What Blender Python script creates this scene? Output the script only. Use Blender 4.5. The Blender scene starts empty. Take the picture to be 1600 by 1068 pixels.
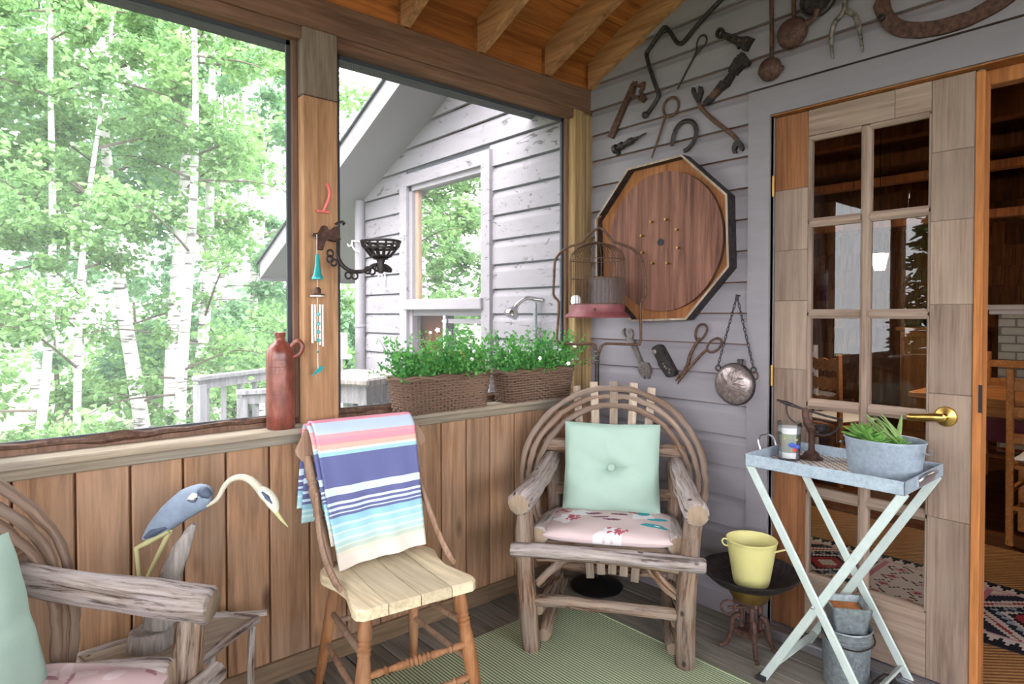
import bpy, math, random
import numpy as np
from mathutils import Vector, Matrix
random.seed(7)
rng = np.random.default_rng(11)
S = bpy.context.scene
COL = S.collection

# ------------------------------------------------------------------ camera
cam_d = bpy.data.cameras.new('camera')
cam = bpy.data.objects.new('camera', cam_d)
COL.objects.link(cam)
F_PX, CY_PX, YAW, PITCH = 993.3, 508.2, 0.85745, -0.01844
cam_d.sensor_width = 36.0
cam_d.lens = F_PX / 1600 * 36.0
cam_d.shift_y = (CY_PX - 534.0) / 1600.0
cam_d.clip_start = 0.05
cam_d.clip_end = 300
cam.location = (-2.474, -2.218, 1.249)
cam.rotation_euler = (math.pi / 2 + PITCH, 0, YAW - math.pi / 2)
S.camera = cam

# ------------------------------------------------------------------ world: bright overcast sky
w = bpy.data.worlds.new('overcast_sky')
S.world = w
w.use_nodes = True
bg = w.node_tree.nodes['Background']
bg.inputs['Color'].default_value = (0.95, 0.975, 1.0, 1)
bg.inputs['Strength'].default_value = 2.6

# soft sun behind thin cloud
sun_d = bpy.data.lights.new('sun_offscreen', 'SUN')
sun_d.energy = 1.2
sun_d.angle = math.radians(40)
sun_d.color = (1.0, 0.97, 0.92)
sun = bpy.data.objects.new('sun_offscreen', sun_d)
COL.objects.link(sun)
sun.rotation_euler = (math.radians(38), 0, math.radians(-70))

S.view_settings.view_transform = 'Standard'
S.view_settings.look = 'None'
S.view_settings.gamma = 1
S.view_settings.use_curve_mapping = False
S.view_settings.exposure = 2.2
S.cycles.use_denoising = True
S.cycles.max_bounces = 10
S.cycles.diffuse_bounces = 6
S.cycles.transparent_max_bounces = 16
S.cycles.sample_clamp_indirect = 6

# ------------------------------------------------------------------ materials
def lin(c):
    return tuple(((v / 255) / 12.92 if v / 255 <= 0.04045 else ((v / 255 + 0.055) / 1.055) ** 2.4) for v in c) + (1.0,)

MATS = {}
class NT:
    def __init__(s, name):
        s.m = bpy.data.materials.new(name); s.m.use_nodes = True
        s.t = s.m.node_tree; s.b = s.t.nodes['Principled BSDF']; s.out = s.t.nodes['Material Output']
        MATS[name] = s.m
    def n(s, typ, **kw):
        nd = s.t.nodes.new(typ)
        for k, v in kw.items():
            if k in nd.inputs.keys(): nd.inputs[k].default_value = v
            else: setattr(nd, k, v)
        return nd
    def l(s, a, b): s.t.links.new(a, b)
    def ramp(s, fac, stops):
        r = s.n('ShaderNodeValToRGB')
        e = r.color_ramp.elements
        while len(e) < len(stops): e.new(0.5)
        for el, (p, c) in zip(e, stops): el.position = p; el.color = c
        s.l(fac, r.inputs['Fac']); return r.outputs['Color']
    def mix(s, a, b, fac, mode='MIX'):
        x = s.n('ShaderNodeMix', data_type='RGBA', blend_type=mode)
        for sock, v in ((x.inputs['Factor'], fac), (x.inputs['A'], a), (x.inputs['B'], b)) if False else ((x.inputs[0], fac), (x.inputs[6], a), (x.inputs[7], b)):
            if isinstance(v, (int, float, tuple)): sock.default_value = v
            else: s.l(v, sock)
        return x.outputs[2]
    def bump(s, h, strength=0.3, dist=0.01):
        b = s.n('ShaderNodeBump', Strength=strength, Distance=dist)
        s.l(h, b.inputs['Height']); s.l(b.outputs['Normal'], s.b.inputs['Normal'])
    def coords(s, scale=(1, 1, 1), uv=False, rnd=True):
        tc = s.n('ShaderNodeTexCoord')
        src = tc.outputs['UV' if uv else 'Object']
        if rnd:
            oi = s.n('ShaderNodeObjectInfo')
            mu = s.n('ShaderNodeMath', operation='MULTIPLY'); mu.inputs[1].default_value = 37.0
            s.l(oi.outputs['Random'], mu.inputs[0])
            ad = s.n('ShaderNodeVectorMath', operation='ADD')
            s.l(src, ad.inputs[0]); s.l(mu.outputs[0], ad.inputs[1]); src = ad.outputs[0]
        mp = s.n('ShaderNodeMapping'); mp.inputs['Scale'].default_value = scale
        s.l(src, mp.inputs['Vector']); return mp.outputs['Vector']
    def vary(s, col, amt=0.15):
        oi = s.n('ShaderNodeObjectInfo')
        mr = s.n('ShaderNodeMapRange'); mr.inputs['To Min'].default_value = 1 - amt; mr.inputs['To Max'].default_value = 1 + amt
        s.l(oi.outputs['Random'], mr.inputs['Value'])
        h = s.n('ShaderNodeHueSaturation'); s.l(mr.outputs[0], h.inputs['Value']); s.l(col, h.inputs['Color'])
        return h.outputs['Color']

def plain(name, c, rough=0.6, metal=0.0, noise=0.0, nscale=30, spec=0.5, bump=0.0):
    k = NT(name); k.b.inputs['Roughness'].default_value = rough; k.b.inputs['Metallic'].default_value = metal
    k.b.inputs['Specular IOR Level'].default_value = spec
    c = lin(c)
    if noise or bump:
        v = k.coords(rnd=False)
        nz = k.n('ShaderNodeTexNoise', Scale=nscale, Detail=5.0, Roughness=0.6); k.l(v, nz.inputs['Vector'])
        lo = tuple(x * (1 - noise) for x in c[:3]) + (1,); hi = tuple(min(1, x * (1 + noise)) for x in c[:3]) + (1,)
        k.l(k.ramp(nz.outputs['Fac'], [(0.3, lo), (0.7, hi)]), k.b.inputs['Base Color'])
        if bump: k.bump(nz.outputs['Fac'], bump, 0.004)
    else: k.b.inputs['Base Color'].default_value = c
    return k.m

def wood(name, dark, light, axis='z', rough=0.75, knots=0.6, grey=None, greyamt=0.4, vary=0.14, grain=1.0, uv=False, bump=0.25):
    k = NT(name); k.b.inputs['Roughness'].default_value = rough; k.b.inputs['Specular IOR Level'].default_value = 0.25
    lo, hi = 0.9, 16.0 * grain
    sc = {'x': (lo, hi, hi), 'y': (hi, lo, hi), 'z': (hi, hi, lo)}[axis]
    v = k.coords(sc, uv=uv)
    n1 = k.n('ShaderNodeTexNoise', Scale=1.6, Detail=5.0, Roughness=0.62, Distortion=0.9); k.l(v, n1.inputs['Vector'])
    n2 = k.n('ShaderNodeTexNoise', Scale=6.5, Detail=3.0, Roughness=0.6, Distortion=0.2); k.l(v, n2.inputs['Vector'])
    D, L = lin(dark), lin(light)
    c1 = k.ramp(n1.outputs['Fac'], [(0.28, D), (0.5, tuple((a * .45 + b * .55) for a, b in zip(D, L))), (0.72, L)])
    c2 = k.ramp(n2.outputs['Fac'], [(0.3, (0.72, 0.72, 0.72, 1)), (0.62, (1.08, 1.08, 1.08, 1))])
    col = k.mix(c1, c2, 0.8, 'MULTIPLY')
    if grey:
        v3 = k.coords((2.0, 2.0, 2.0), uv=uv)
        n3 = k.n('ShaderNodeTexNoise', Scale=1.3, Detail=4.0); k.l(v3, n3.inputs['Vector'])
        f = k.ramp(n3.outputs['Fac'], [(0.42, (0, 0, 0, 1)), (0.66, (greyamt,) * 3 + (1,))])
        col = k.mix(col, lin(grey), f)
    if knots:
        ks = {'x': (3.0, 8, 8), 'y': (8, 3.0, 8), 'z': (8, 8, 3.0)}[axis]
        vk = k.coords(ks, uv=uv)
        vo = k.n('ShaderNodeTexVoronoi', Scale=0.85); k.l(vk, vo.inputs['Vector'])
        kf = k.ramp(vo.outputs['Distance'], [(0.06, (knots,) * 3 + (1,)), (0.17, (0, 0, 0, 1))])
        col = k.mix(col, tuple(x * .35 for x in D[:3]) + (1,), kf)
    if vary: col = k.vary(col, vary)
    k.l(col, k.b.inputs['Base Color'])
    k.bump(n2.outputs['Fac'], bump, 0.003)
    return k.m

def attr_mat(name, rough=0.85, bump=0.0, bscale=300, sheen=0.0):
    k = NT(name); a = k.n('ShaderNodeVertexColor', layer_name='Col')
    k.l(a.outputs['Color'], k.b.inputs['Base Color']); k.b.inputs['Roughness'].default_value = rough
    k.b.inputs['Specular IOR Level'].default_value = 0.15
    if bump:
        v = k.coords(rnd=False); nz = k.n('ShaderNodeTexNoise', Scale=bscale, Detail=2.0); k.l(v, nz.inputs['Vector']); k.bump(nz.outputs['Fac'], bump, 0.002)
    return k.m

def M(n): return MATS[n]
wood('cedar_board', (116, 84, 62), (186, 144, 112), 'z', grey=(146, 126, 110), greyamt=0.55, knots=0.8)
wood('sill_wood', (118, 104, 88), (170, 156, 136), 'x', grey=(150, 146, 140), greyamt=0.5, knots=0.3)
wood('base_wood', (104, 84, 66), (150, 124, 98), 'x', grey=(120, 108, 96), knots=0.5)
wood('beam_wood', (98, 68, 54), (146, 108, 88), 'x', grey=(120, 96, 82), knots=0.6)
wood('post_wood', (146, 104, 74), (192, 150, 114), 'z', knots=0.15, grain=0.8)
wood('post_old_wood', (98, 84, 72), (146, 130, 114), 'z', knots=0.4, grain=0.9)
wood('corner_wood', (120, 96, 64), (176, 146, 104), 'z', grey=(128, 112, 90), knots=0.5)
wood('frame_wood', (92, 68, 56), (134, 104, 88), 'z', knots=0.2)
wood('roof_board', (130, 70, 34), (194, 118, 62), 'x', knots=0.7)
wood('rafter_wood', (132, 88, 58), (188, 138, 98), 'y', knots=0.6)
wood('deck_board', (96, 90, 82), (148, 140, 130), 'y', grey=(108, 108, 104), knots=0.35, vary=0.2)
wood('door_wood', (104, 84, 72), (156, 134, 120), 'z', grey=(150, 132, 118), greyamt=0.6, knots=0.0, grain=1.3, vary=0.12)
wood('door_wood_flat', (106, 86, 74), (158, 136, 122), 'y', grey=(150, 132, 118), greyamt=0.6, knots=0.0, grain=1.3, vary=0.12)
wood('door_wood_warm', (96, 58, 36), (146, 98, 64), 'z', knots=0.0, grain=1.3)
wood('orange_wood', (140, 84, 44), (182, 120, 70), 'z', knots=0.0)
def bark(name, dark, mid, light, grey, greyamt):
    k = NT(name); k.b.inputs['Roughness'].default_value = .85; k.b.inputs['Specular IOR Level'].default_value = .2
    v = k.coords((4.5, 60, 1), uv=True); n1 = k.n('ShaderNodeTexNoise', Scale=1.0, Detail=6.0, Roughness=.68, Distortion=.5); k.l(v, n1.inputs['Vector'])
    v2 = k.coords((5.5, 16, 1), uv=True); n2 = k.n('ShaderNodeTexNoise', Scale=1.0, Detail=4.0, Roughness=.6); k.l(v2, n2.inputs['Vector'])
    col = k.ramp(n1.outputs['Fac'], [(.34, lin(dark)), (.47, lin(mid)), (.62, lin(light))])
    col = k.mix(col, lin(grey), k.ramp(n2.outputs['Fac'], [(.40, (0, 0, 0, 1)), (.60, (greyamt,) * 3 + (1,))]))
    crk = k.ramp(n1.outputs['Fac'], [(.36, (.38, .34, .32, 1)), (.44, (1, 1, 1, 1))]); col = k.mix(col, crk, 1.0, 'MULTIPLY')
    vk = k.coords((9, 14, 1), uv=True); vo = k.n('ShaderNodeTexVoronoi', Scale=1.0); k.l(vk, vo.inputs['Vector'])
    col = k.mix(col, lin((44, 34, 30)), k.ramp(vo.outputs['Distance'], [(.07, (.85, .85, .85, 1)), (.13, (0, 0, 0, 1))]))
    k.l(k.vary(col, .1), k.b.inputs['Base Color']); k.bump(n1.outputs['Fac'], 1.0, .014)
bark('log_wood', (64, 46, 36), (116, 86, 66), (166, 140, 120), (152, 138, 128), .7)
bark('log_grey', (92, 78, 72), (146, 130, 122), (190, 178, 172), (182, 172, 172), .7)
wood('log_end', (120, 100, 84), (168, 148, 128), 'z', knots=0, grain=0.6)
wood('hoop_wood', (92, 68, 54), (156, 132, 116), 'x', grey=(150, 138, 130), knots=0.5, uv=True, grain=1.2, bump=0.6)
wood('slat_wood', (130, 112, 98), (182, 164, 148), 'z', knots=0.2)
wood('chair_wood', (122, 76, 46), (178, 126, 86), 'z', grey=(176, 142, 118), greyamt=0.5, knots=0.0, uv=False, rough=0.55)
wood('chair_wood_old', (120, 88, 66), (178, 146, 124), 'z', grey=(160, 142, 130), knots=0.0)
wood('seat_wood', (184, 162, 128), (230, 214, 184), 'y', grey=(214, 200, 172), greyamt=0.6, knots=0.2)
wood('driftwood', (110, 102, 98), (178, 170, 166), 'z', knots=0.3, grain=1.5, bump=0.6)
wood('table_plank', (138, 126, 114), (182, 170, 156), 'x', knots=0.2)
wood('cro_disc', (78, 48, 40), (142, 100, 84), 'z', knots=0.0, grain=1.1)
wood('cro_base', (128, 78, 46), (170, 114, 72), 'z', knots=0.0, grain=0.7)
wood('floor_dark', (70, 38, 18), (120, 68, 34), 'y', knots=0.2)
wood('room_wood', (62, 34, 18), (124, 72, 38), 'z', knots=0.3, vary=0.3)
wood('table_wood', (150, 88, 44), (204, 138, 80), 'y', knots=0.0, rough=0.4)
wood('log_fence', (108, 106, 110), (146, 143, 148), 'z', knots=0.0)

def paint(name, c, peel=None, peelamt=0.0, rough=0.6):
    k = NT(name); k.b.inputs['Roughness'].default_value = rough; k.b.inputs['Specular IOR Level'].default_value = 0.3
    v = k.coords((9, 1.6, 9)); n1 = k.n('ShaderNodeTexNoise', Scale=3.0, Detail=5.0, Distortion=0.4); k.l(v, n1.inputs['Vector'])
    C0 = lin(c)
    col = k.ramp(n1.outputs['Fac'], [(0.3, tuple(x * .94 for x in C0[:3]) + (1,)), (0.7, tuple(x * 1.04 for x in C0[:3]) + (1,))])
    h = n1.outputs['Fac']
    if peel:
        v2 = k.coords((22, 6, 22)); n2 = k.n('ShaderNodeTexNoise', Scale=1.4, Detail=6.0, Roughness=0.7, Distortion=1.0); k.l(v2, n2.inputs['Vector'])
        f = k.ramp(n2.outputs['Fac'], [(0.60, (0, 0, 0, 1)), (0.63, (peelamt,) * 3 + (1,))])
        col = k.mix(col, lin(peel), f); h = n2.outputs['Fac']
    k.l(k.vary(col, 0.05), k.b.inputs['Base Color']); k.bump(h, 0.25, 0.003)
    return k.m
paint('siding_paint', (134, 128, 135))
paint('wing_paint', (134, 128, 135), peel=(66, 62, 62), peelamt=0.85)
paint('trim_paint', (130, 125, 131))
plain('fascia_paint', (130, 125, 131), 0.6)
plain('soffit_paint', (58, 60, 68), 0.7, noise=0.1)
plain('roof_dark', (58, 60, 66), 0.8, noise=0.2)

# iron and metals
def iron(name, c1, c2, metal=0.55, rough=0.55):
    k = NT(name); k.b.inputs['Metallic'].default_value = metal; k.b.inputs['Roughness'].default_value = rough
    v = k.coords(rnd=True); n = k.n('ShaderNodeTexNoise', Scale=55.0, Detail=6.0, Roughness=0.7); k.l(v, n.inputs['Vector'])
    k.l(k.ramp(n.outputs['Fac'], [(0.35, lin(c1)), (0.68, lin(c2))]), k.b.inputs['Base Color']); k.bump(n.outputs['Fac'], 0.4, 0.003)
    return k.m
iron('iron_dark', (34, 30, 32), (74, 66, 66))
iron('iron_rust', (54, 36, 30), (104, 72, 62), 0.3, 0.7)
iron('iron_brown', (66, 46, 36), (112, 82, 66), 0.35, 0.65)
iron('iron_grey', (92, 84, 82), (140, 130, 126), 0.6, 0.5)
iron('iron_speckled', (44, 38, 36), (150, 140, 134), 0.4, 0.6)
iron('galvanized', (150, 166, 182), (182, 194, 206), 0.3, 0.5)
iron('galvanized_dull', (120, 130, 136), (164, 172, 178), 0.55, 0.5)
iron('pewter', (118, 104, 102), (176, 162, 160), 0.7, 0.35)
plain('brass', (200, 164, 92), 0.28, 1.0)
plain('brass_dull', (150, 120, 70), 0.4, 0.9)
plain('black_metal', (26, 26, 28), 0.45, 0.4)
plain('aluminium', (196, 196, 206), 0.35, 0.9)
plain('chrome', (190, 192, 198), 0.2, 1.0)
plain('white_paint_wire', (222, 222, 226), 0.5)
plain('leg_paint', (196, 208, 206), 0.5, 0.2, noise=0.06)
plain('red_paint', (122, 66, 70), 0.5, 0.1, noise=0.2)
plain('yellow_enamel', (214, 206, 140), 0.4, 0.0, noise=0.03)
plain('rubber', (34, 36, 42), 0.7)

# fabrics
attr_mat('woven_colour', 0.9, 0.35, 420)
attr_mat('print_fabric', 0.9, 0.2, 500)
plain('green_fabric', (164, 188, 176), 0.9, noise=0.03, nscale=300, bump=0.15, spec=0.1)
plain('button_fabric', (160, 178, 168), 0.8)
plain('cover_navy', (44, 46, 66), 0.8, noise=0.2, nscale=12)

# stoneware
def stoneware():
    k = NT('stoneware'); k.b.inputs['Roughness'].default_value = 0.3
    v = k.coords((3, 3, 1.2), rnd=False); n = k.n('ShaderNodeTexNoise', Scale=9.0, Detail=6.0, Roughness=0.65); k.l(v, n.inputs['Vector'])
    k.l(k.ramp(n.outputs['Fac'], [(0.3, lin((74, 42, 36))), (0.52, lin((122, 62, 50))), (0.75, lin((152, 94, 82)))]), k.b.inputs['Base Color'])
    v2 = k.coords((0.2, 0.2, 60), rnd=False); n2 = k.n('ShaderNodeTexNoise', Scale=2.0, Detail=2.0); k.l(v2, n2.inputs['Vector']); k.bump(n2.outputs['Fac'], 0.15, 0.004)
stoneware()

# glass, insect screen
def thin_glass(name, tint=(1, 1, 1, 1), boost=1.0):
    k = NT(name); k.t.nodes.remove(k.b)
    tr = k.n('ShaderNodeBsdfTransparent'); tr.inputs['Color'].default_value = tint
    gl = k.n('ShaderNodeBsdfGlossy'); gl.inputs['Roughness'].default_value = 0.0
    fr = k.n('ShaderNodeFresnel', IOR=1.5); mu = k.n('ShaderNodeMath', operation='MULTIPLY', use_clamp=True); mu.inputs[1].default_value = boost
    k.l(fr.outputs[0], mu.inputs[0]); ms = k.n('ShaderNodeMixShader')
    k.l(mu.outputs[0], ms.inputs[0]); k.l(tr.outputs[0], ms.inputs[1]); k.l(gl.outputs[0], ms.inputs[2]); k.l(ms.outputs[0], k.out.inputs['Surface'])
thin_glass('pane_glass', (0.96, 0.97, 0.97, 1), 1.0)
thin_glass('window_glass', (0.9, 0.91, 0.9, 1), 1.5)
thin_glass('cup_glass', (0.95, 0.96, 0.96, 1), 0.8)
def screen():
    k = NT('insect_screen'); k.t.nodes.remove(k.b)
    tr = k.n('ShaderNodeBsdfTransparent'); tl = k.n('ShaderNodeBsdfTranslucent'); tl.inputs['Color'].default_value = lin((150, 150, 155))
    ms = k.n('ShaderNodeMixShader'); ms.inputs[0].default_value = 0.16
    k.l(tr.outputs[0], ms.inputs[1]); k.l(tl.outputs[0], ms.inputs[2])
    # dust caught in the mesh
    v = k.coords((1, 1, 1), rnd=False); n = k.n('ShaderNodeTexNoise', Scale=70.0, Detail=2.0); k.l(v, n.inputs['Vector'])
    n2 = k.n('ShaderNodeTexNoise', Scale=2.5, Detail=2.0); k.l(v, n2.inputs['Vector'])
    f1 = k.ramp(n.outputs['Fac'], [(0.70, (0, 0, 0, 1)), (0.74, (1, 1, 1, 1))]); f2 = k.ramp(n2.outputs['Fac'], [(0.5, (0, 0, 0, 1)), (0.7, (.8, .8, .8, 1))])
    f = k.mix(f1, f2, 1.0, 'MULTIPLY')
    d = k.n('ShaderNodeBsdfDiffuse'); d.inputs['Color'].default_value = lin((190, 190, 185))
    m2 = k.n('ShaderNodeMixShader'); k.l(f, m2.inputs[0]); k.l(ms.outputs[0], m2.inputs[1]); k.l(d.outputs[0], m2.inputs[2])
    k.l(m2.outputs[0], k.out.inputs['Surface'])
screen()

# plants
def leaf(name, c1, c2, trans=0.45, rough=0.5):
    k = NT(name); k.b.inputs['Roughness'].default_value = rough; k.b.inputs['Specular IOR Level'].default_value = 0.3
    v = k.coords(rnd=False); n = k.n('ShaderNodeTexNoise', Scale=3.0, Detail=3.0); k.l(v, n.inputs['Vector'])
    nf = k.n('ShaderNodeTexNoise', Scale=40.0, Detail=1.0); k.l(v, nf.inputs['Vector'])
    mx = k.n('ShaderNodeMath', operation='ADD'); k.l(n.outputs['Fac'], mx.inputs[0]); k.l(nf.outputs['Fac'], mx.inputs[1])
    hf = k.n('ShaderNodeMath', operation='MULTIPLY'); hf.inputs[1].default_value = 0.5; k.l(mx.outputs[0], hf.inputs[0])
    col = k.ramp(hf.outputs[0], [(0.36, lin(c1)), (0.62, lin(c2))]); k.l(col, k.b.inputs['Base Color'])
    tl = k.n('ShaderNodeBsdfTranslucent'); k.l(col, tl.inputs['Color'])
    ms = k.n('ShaderNodeMixShader'); ms.inputs[0].default_value = trans
    k.l(k.b.outputs[0], ms.inputs[1]); k.l(tl.outputs[0], ms.inputs[2]); k.l(ms.outputs[0], k.out.inputs['Surface'])
leaf('birch_leaf', (78, 118, 74), (146, 182, 114))
leaf('birch_leaf_cool', (82, 124, 92), (142, 180, 132))
leaf('conifer_leaf', (44, 70, 46), (86, 118, 70), 0.2)
leaf('planter_leaf', (52, 122, 66), (120, 186, 92), 0.35)
leaf('succulent_leaf', (92, 150, 70), (158, 204, 110), 0.2, 0.35)
plain('aloe_leaf', (128, 156, 96), 0.45, noise=0.15)
plain('petal', (244, 240, 246), 0.6)
plain('soil', (52, 42, 34), 0.95, noise=0.3, nscale=60)
plain('twig_bark', (96, 84, 78), 0.9, noise=0.25, nscale=20)
def birch():
    k = NT('birch_bark'); k.b.inputs['Roughness'].default_value = 0.8
    v = k.coords((4, 4, 22)); n = k.n('ShaderNodeTexNoise', Scale=1.0, Detail=4.0, Distortion=0.4); k.l(v, n.inputs['Vector'])
    k.l(k.ramp(n.outputs['Fac'], [(0.34, lin((96, 90, 88))), (0.44, lin((206, 200, 200))), (0.8, lin((226, 220, 220)))]), k.b.inputs['Base Color'])
birch()
plain('forest_ground', (98, 106, 74), 0.95, noise=0.35, nscale=1.2)
wood('wicker', (70, 50, 40), (138, 112, 96), 'x', knots=0, uv=True, grain=0.6, vary=0.0)
# ------------------------------------------------------------------ mesh helpers
ORG = {}
class MB:
    def __init__(s): s.v = []; s.f = []; s.mi = []; s.uv = []; s.c = []; s.m = 0; s.col = None
    def add(s, vs, fs, uvs=None, cols=None):
        o = len(s.v); s.v += [tuple(map(float, p)) for p in vs]
        for i, f in enumerate(fs):
            s.f.append([o + k for k in f]); s.mi.append(s.m)
            s.uv.append(uvs[i] if uvs else None); s.c.append(cols[i] if cols else s.col)
        return s
    def box(s, x0, x1, y0, y1, z0, z1, ch=0.0):
        return s.obox(((x0 + x1) / 2, (y0 + y1) / 2, (z0 + z1) / 2), (x1 - x0, y1 - y0, z1 - z0), ch=ch)
    def obox(s, c, size, X=(1, 0, 0), Y=(0, 1, 0), Z=(0, 0, 1), ch=0.0):
        c = np.array(c, float); A = [np.array(X, float), np.array(Y, float), np.array(Z, float)]; h = np.array(size) / 2
        if ch <= 0:
            vs = [c + sx * h[0] * A[0] + sy * h[1] * A[1] + sz * h[2] * A[2] for sz in (-1, 1) for sy in (-1, 1) for sx in (-1, 1)]
            return s.add(vs, [(0, 2, 3, 1), (4, 5, 7, 6), (0, 1, 5, 4), (2, 6, 7, 3), (0, 4, 6, 2), (1, 3, 7, 5)])
        ch = min(ch, *(h * .9))
        vs = []; idx = {}
        for sx in (-1, 1):
            for sy in (-1, 1):
                for sz in (-1, 1):
                    for ax in range(3):
                        q = [h[0] - ch, h[1] - ch, h[2] - ch]; q[ax] = h[ax]
                        sg = (sx, sy, sz); p = c + sum(sg[i] * q[i] * A[i] for i in range(3))
                        idx[(sx, sy, sz, ax)] = len(vs); vs.append(p)
        fs = []
        for ax in range(3):
            o = [i for i in range(3) if i != ax]
            for sg in (-1, 1):
                q = []
                for a, b in ((-1, -1), (1, -1), (1, 1), (-1, 1)):
                    t = [0, 0, 0]; t[ax] = sg; t[o[0]] = a; t[o[1]] = b; q.append(idx[(*t, ax)])
                fs.append(q)
        for ax in range(3):
            o = [i for i in range(3) if i != ax]
            for a in (-1, 1):
                for b in (-1, 1):
                    def g(s_, fa):
                        t = [0, 0, 0]; t[ax] = s_; t[o[0]] = a; t[o[1]] = b; return idx[(*t, fa)]
                    fs.append([g(-1, o[0]), g(1, o[0]), g(1, o[1]), g(-1, o[1])])
        for sx in (-1, 1):
            for sy in (-1, 1):
                for sz in (-1, 1): fs.append([idx[(sx, sy, sz, k)] for k in range(3)])
        return s.add(vs, fs)
    def tube(s, pts, r, n=8, caps=True, closed=False, wob=0.0, capm=None, flat=None, seed=None):
        P = [np.array(p, float) for p in pts]; k = len(P)
        R = [r] * k if np.isscalar(r) else list(r)
        rr = np.random.default_rng(seed if seed is not None else len(s.v) + 5)
        T = []
        for i in range(k):
            a = P[(i - 1) % k] if (closed or i > 0) else P[i]; b = P[(i + 1) % k] if (closed or i < k - 1) else P[i]
            d = b - a; L = np.linalg.norm(d); T.append(d / L if L > 1e-9 else np.array([0, 0, 1.]))
        up = np.array([0, 0, 1.]) if abs(T[0][2]) < .9 else np.array([1., 0, 0])
        if flat is not None: up = np.array(flat[0], float)
        N = up - T[0] * np.dot(up, T[0]); N /= np.linalg.norm(N)
        vs = []; ln = 0; lens = []
        for i in range(k):
            if i: ln += np.linalg.norm(P[i] - P[i - 1])
            lens.append(ln)
            N = N - T[i] * np.dot(N, T[i]); N /= np.linalg.norm(N); B = np.cross(T[i], N)
            for j in range(n):
                a = 2 * math.pi * j / n; q = R[i] * (1 + (rr.uniform(-wob, wob) if wob else 0))
                fx, fy = (1, 1) if flat is None else (flat[1], flat[2])
                vs.append(P[i] + q * (fx * math.cos(a) * N + fy * math.sin(a) * B))
        fs = []; uvs = []
        rm = float(np.mean(R)); per = 2 * math.pi * rm
        for i in range(k if closed else k - 1):
            i2 = (i + 1) % k; l1 = lens[i]; l2 = lens[i2] if i2 else ln + .05
            for j in range(n):
                j2 = (j + 1) % n
                fs.append((i * n + j, i * n + j2, i2 * n + j2, i2 * n + j))
                uvs.append([(l1, per * j / n), (l1, per * (j + 1) / n), (l2, per * (j + 1) / n), (l2, per * j / n)])
        s.add(vs, fs, uvs)
        if caps and not closed:
            o = len(s.v) - len(vs); m0 = s.m
            if capm is not None: s.m = capm
            for fc in ([o + j for j in range(n)][::-1], [o + (k - 1) * n + j for j in range(n)]):
                s.f.append(fc); s.mi.append(s.m); s.uv.append(None); s.c.append(s.col)
            s.m = m0
        return s
    def log(s, a, b, r0, r1=None, n=11, segs=7, bend=0.012, wob=0.07, capm=None, seed=0):
        r1 = r0 if r1 is None else r1; rr = np.random.default_rng(seed + 100)
        a = np.array(a, float); b = np.array(b, float); d = rr.normal(size=3); pts = []; R = []
        ch = min(.008, r0 * .25); L = np.linalg.norm(b - a)
        for i in range(segs + 1):
            t = i / segs; pts.append(a + (b - a) * t + d * bend * math.sin(math.pi * t) + rr.normal(size=3) * bend * .12 * (0 < i < segs)); R.append((r0 + (r1 - r0) * t) * (1 + rr.uniform(-.04, .04)))
        u = (b - a) / L
        pts = [pts[0], pts[0] + u * ch] + pts[1:-1] + [pts[-1] - u * ch, pts[-1]]
        R = [R[0] * .82, R[0]] + R[1:-1] + [R[-1], R[-1] * .82]
        return s.tube(pts, R, n, True, False, wob, capm, seed=seed)
    def lathe(s, prof, c=(0, 0, 0), n=24, A=None, arc=None):
        c = np.array(c, float)
        if A is None: A = (np.array([1., 0, 0]), np.array([0, 1., 0]), np.array([0, 0, 1.]))
        A = [np.array(a, float) for a in A]
        vs = []
        for r, z in prof:
            for j in range(n):
                t = 2 * math.pi * j / n; vs.append(c + r * math.cos(t) * A[0] + r * math.sin(t) * A[1] + z * A[2])
        fs = []
        for i in range(len(prof) - 1):
            for j in range(n):
                j2 = (j + 1) % n; fs.append((i * n + j, i * n + j2, (i + 1) * n + j2, (i + 1) * n + j))
        s.add(vs, fs)
        o = len(s.v) - len(vs)
        if prof[0][0] > 1e-6: s.f.append([o + j for j in range(n)][::-1]); s.mi.append(s.m); s.uv.append(None); s.c.append(s.col)
        if prof[-1][0] > 1e-6: s.f.append([o + (len(prof) - 1) * n + j for j in range(n)]); s.mi.append(s.m); s.uv.append(None); s.c.append(s.col)
        return s
    def prism(s, poly, fn, t0, t1):
        n = len(poly)
        vs = [fn(a, b, t0) for a, b in poly] + [fn(a, b, t1) for a, b in poly]
        fs = [list(range(n))[::-1], [n + i for i in range(n)]] + [[i, (i + 1) % n, n + (i + 1) % n, n + i] for i in range(n)]
        return s.add(vs, fs)
    def ringprism(s, outer, inner, fn, t0, t1):
        n = len(outer)
        vs = [fn(a, b, t) for t in (t0, t1) for P in (outer, inner) for a, b in P]
        fs = []
        for i in range(n):
            j = (i + 1) % n
            fs += [[i, j, n + j, n + i], [2 * n + i, 3 * n + i, 3 * n + j, 2 * n + j], [i, 2 * n + i, 2 * n + j, j], [n + i, n + j, 3 * n + j, 3 * n + i]]
        return s.add(vs, fs)
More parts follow.
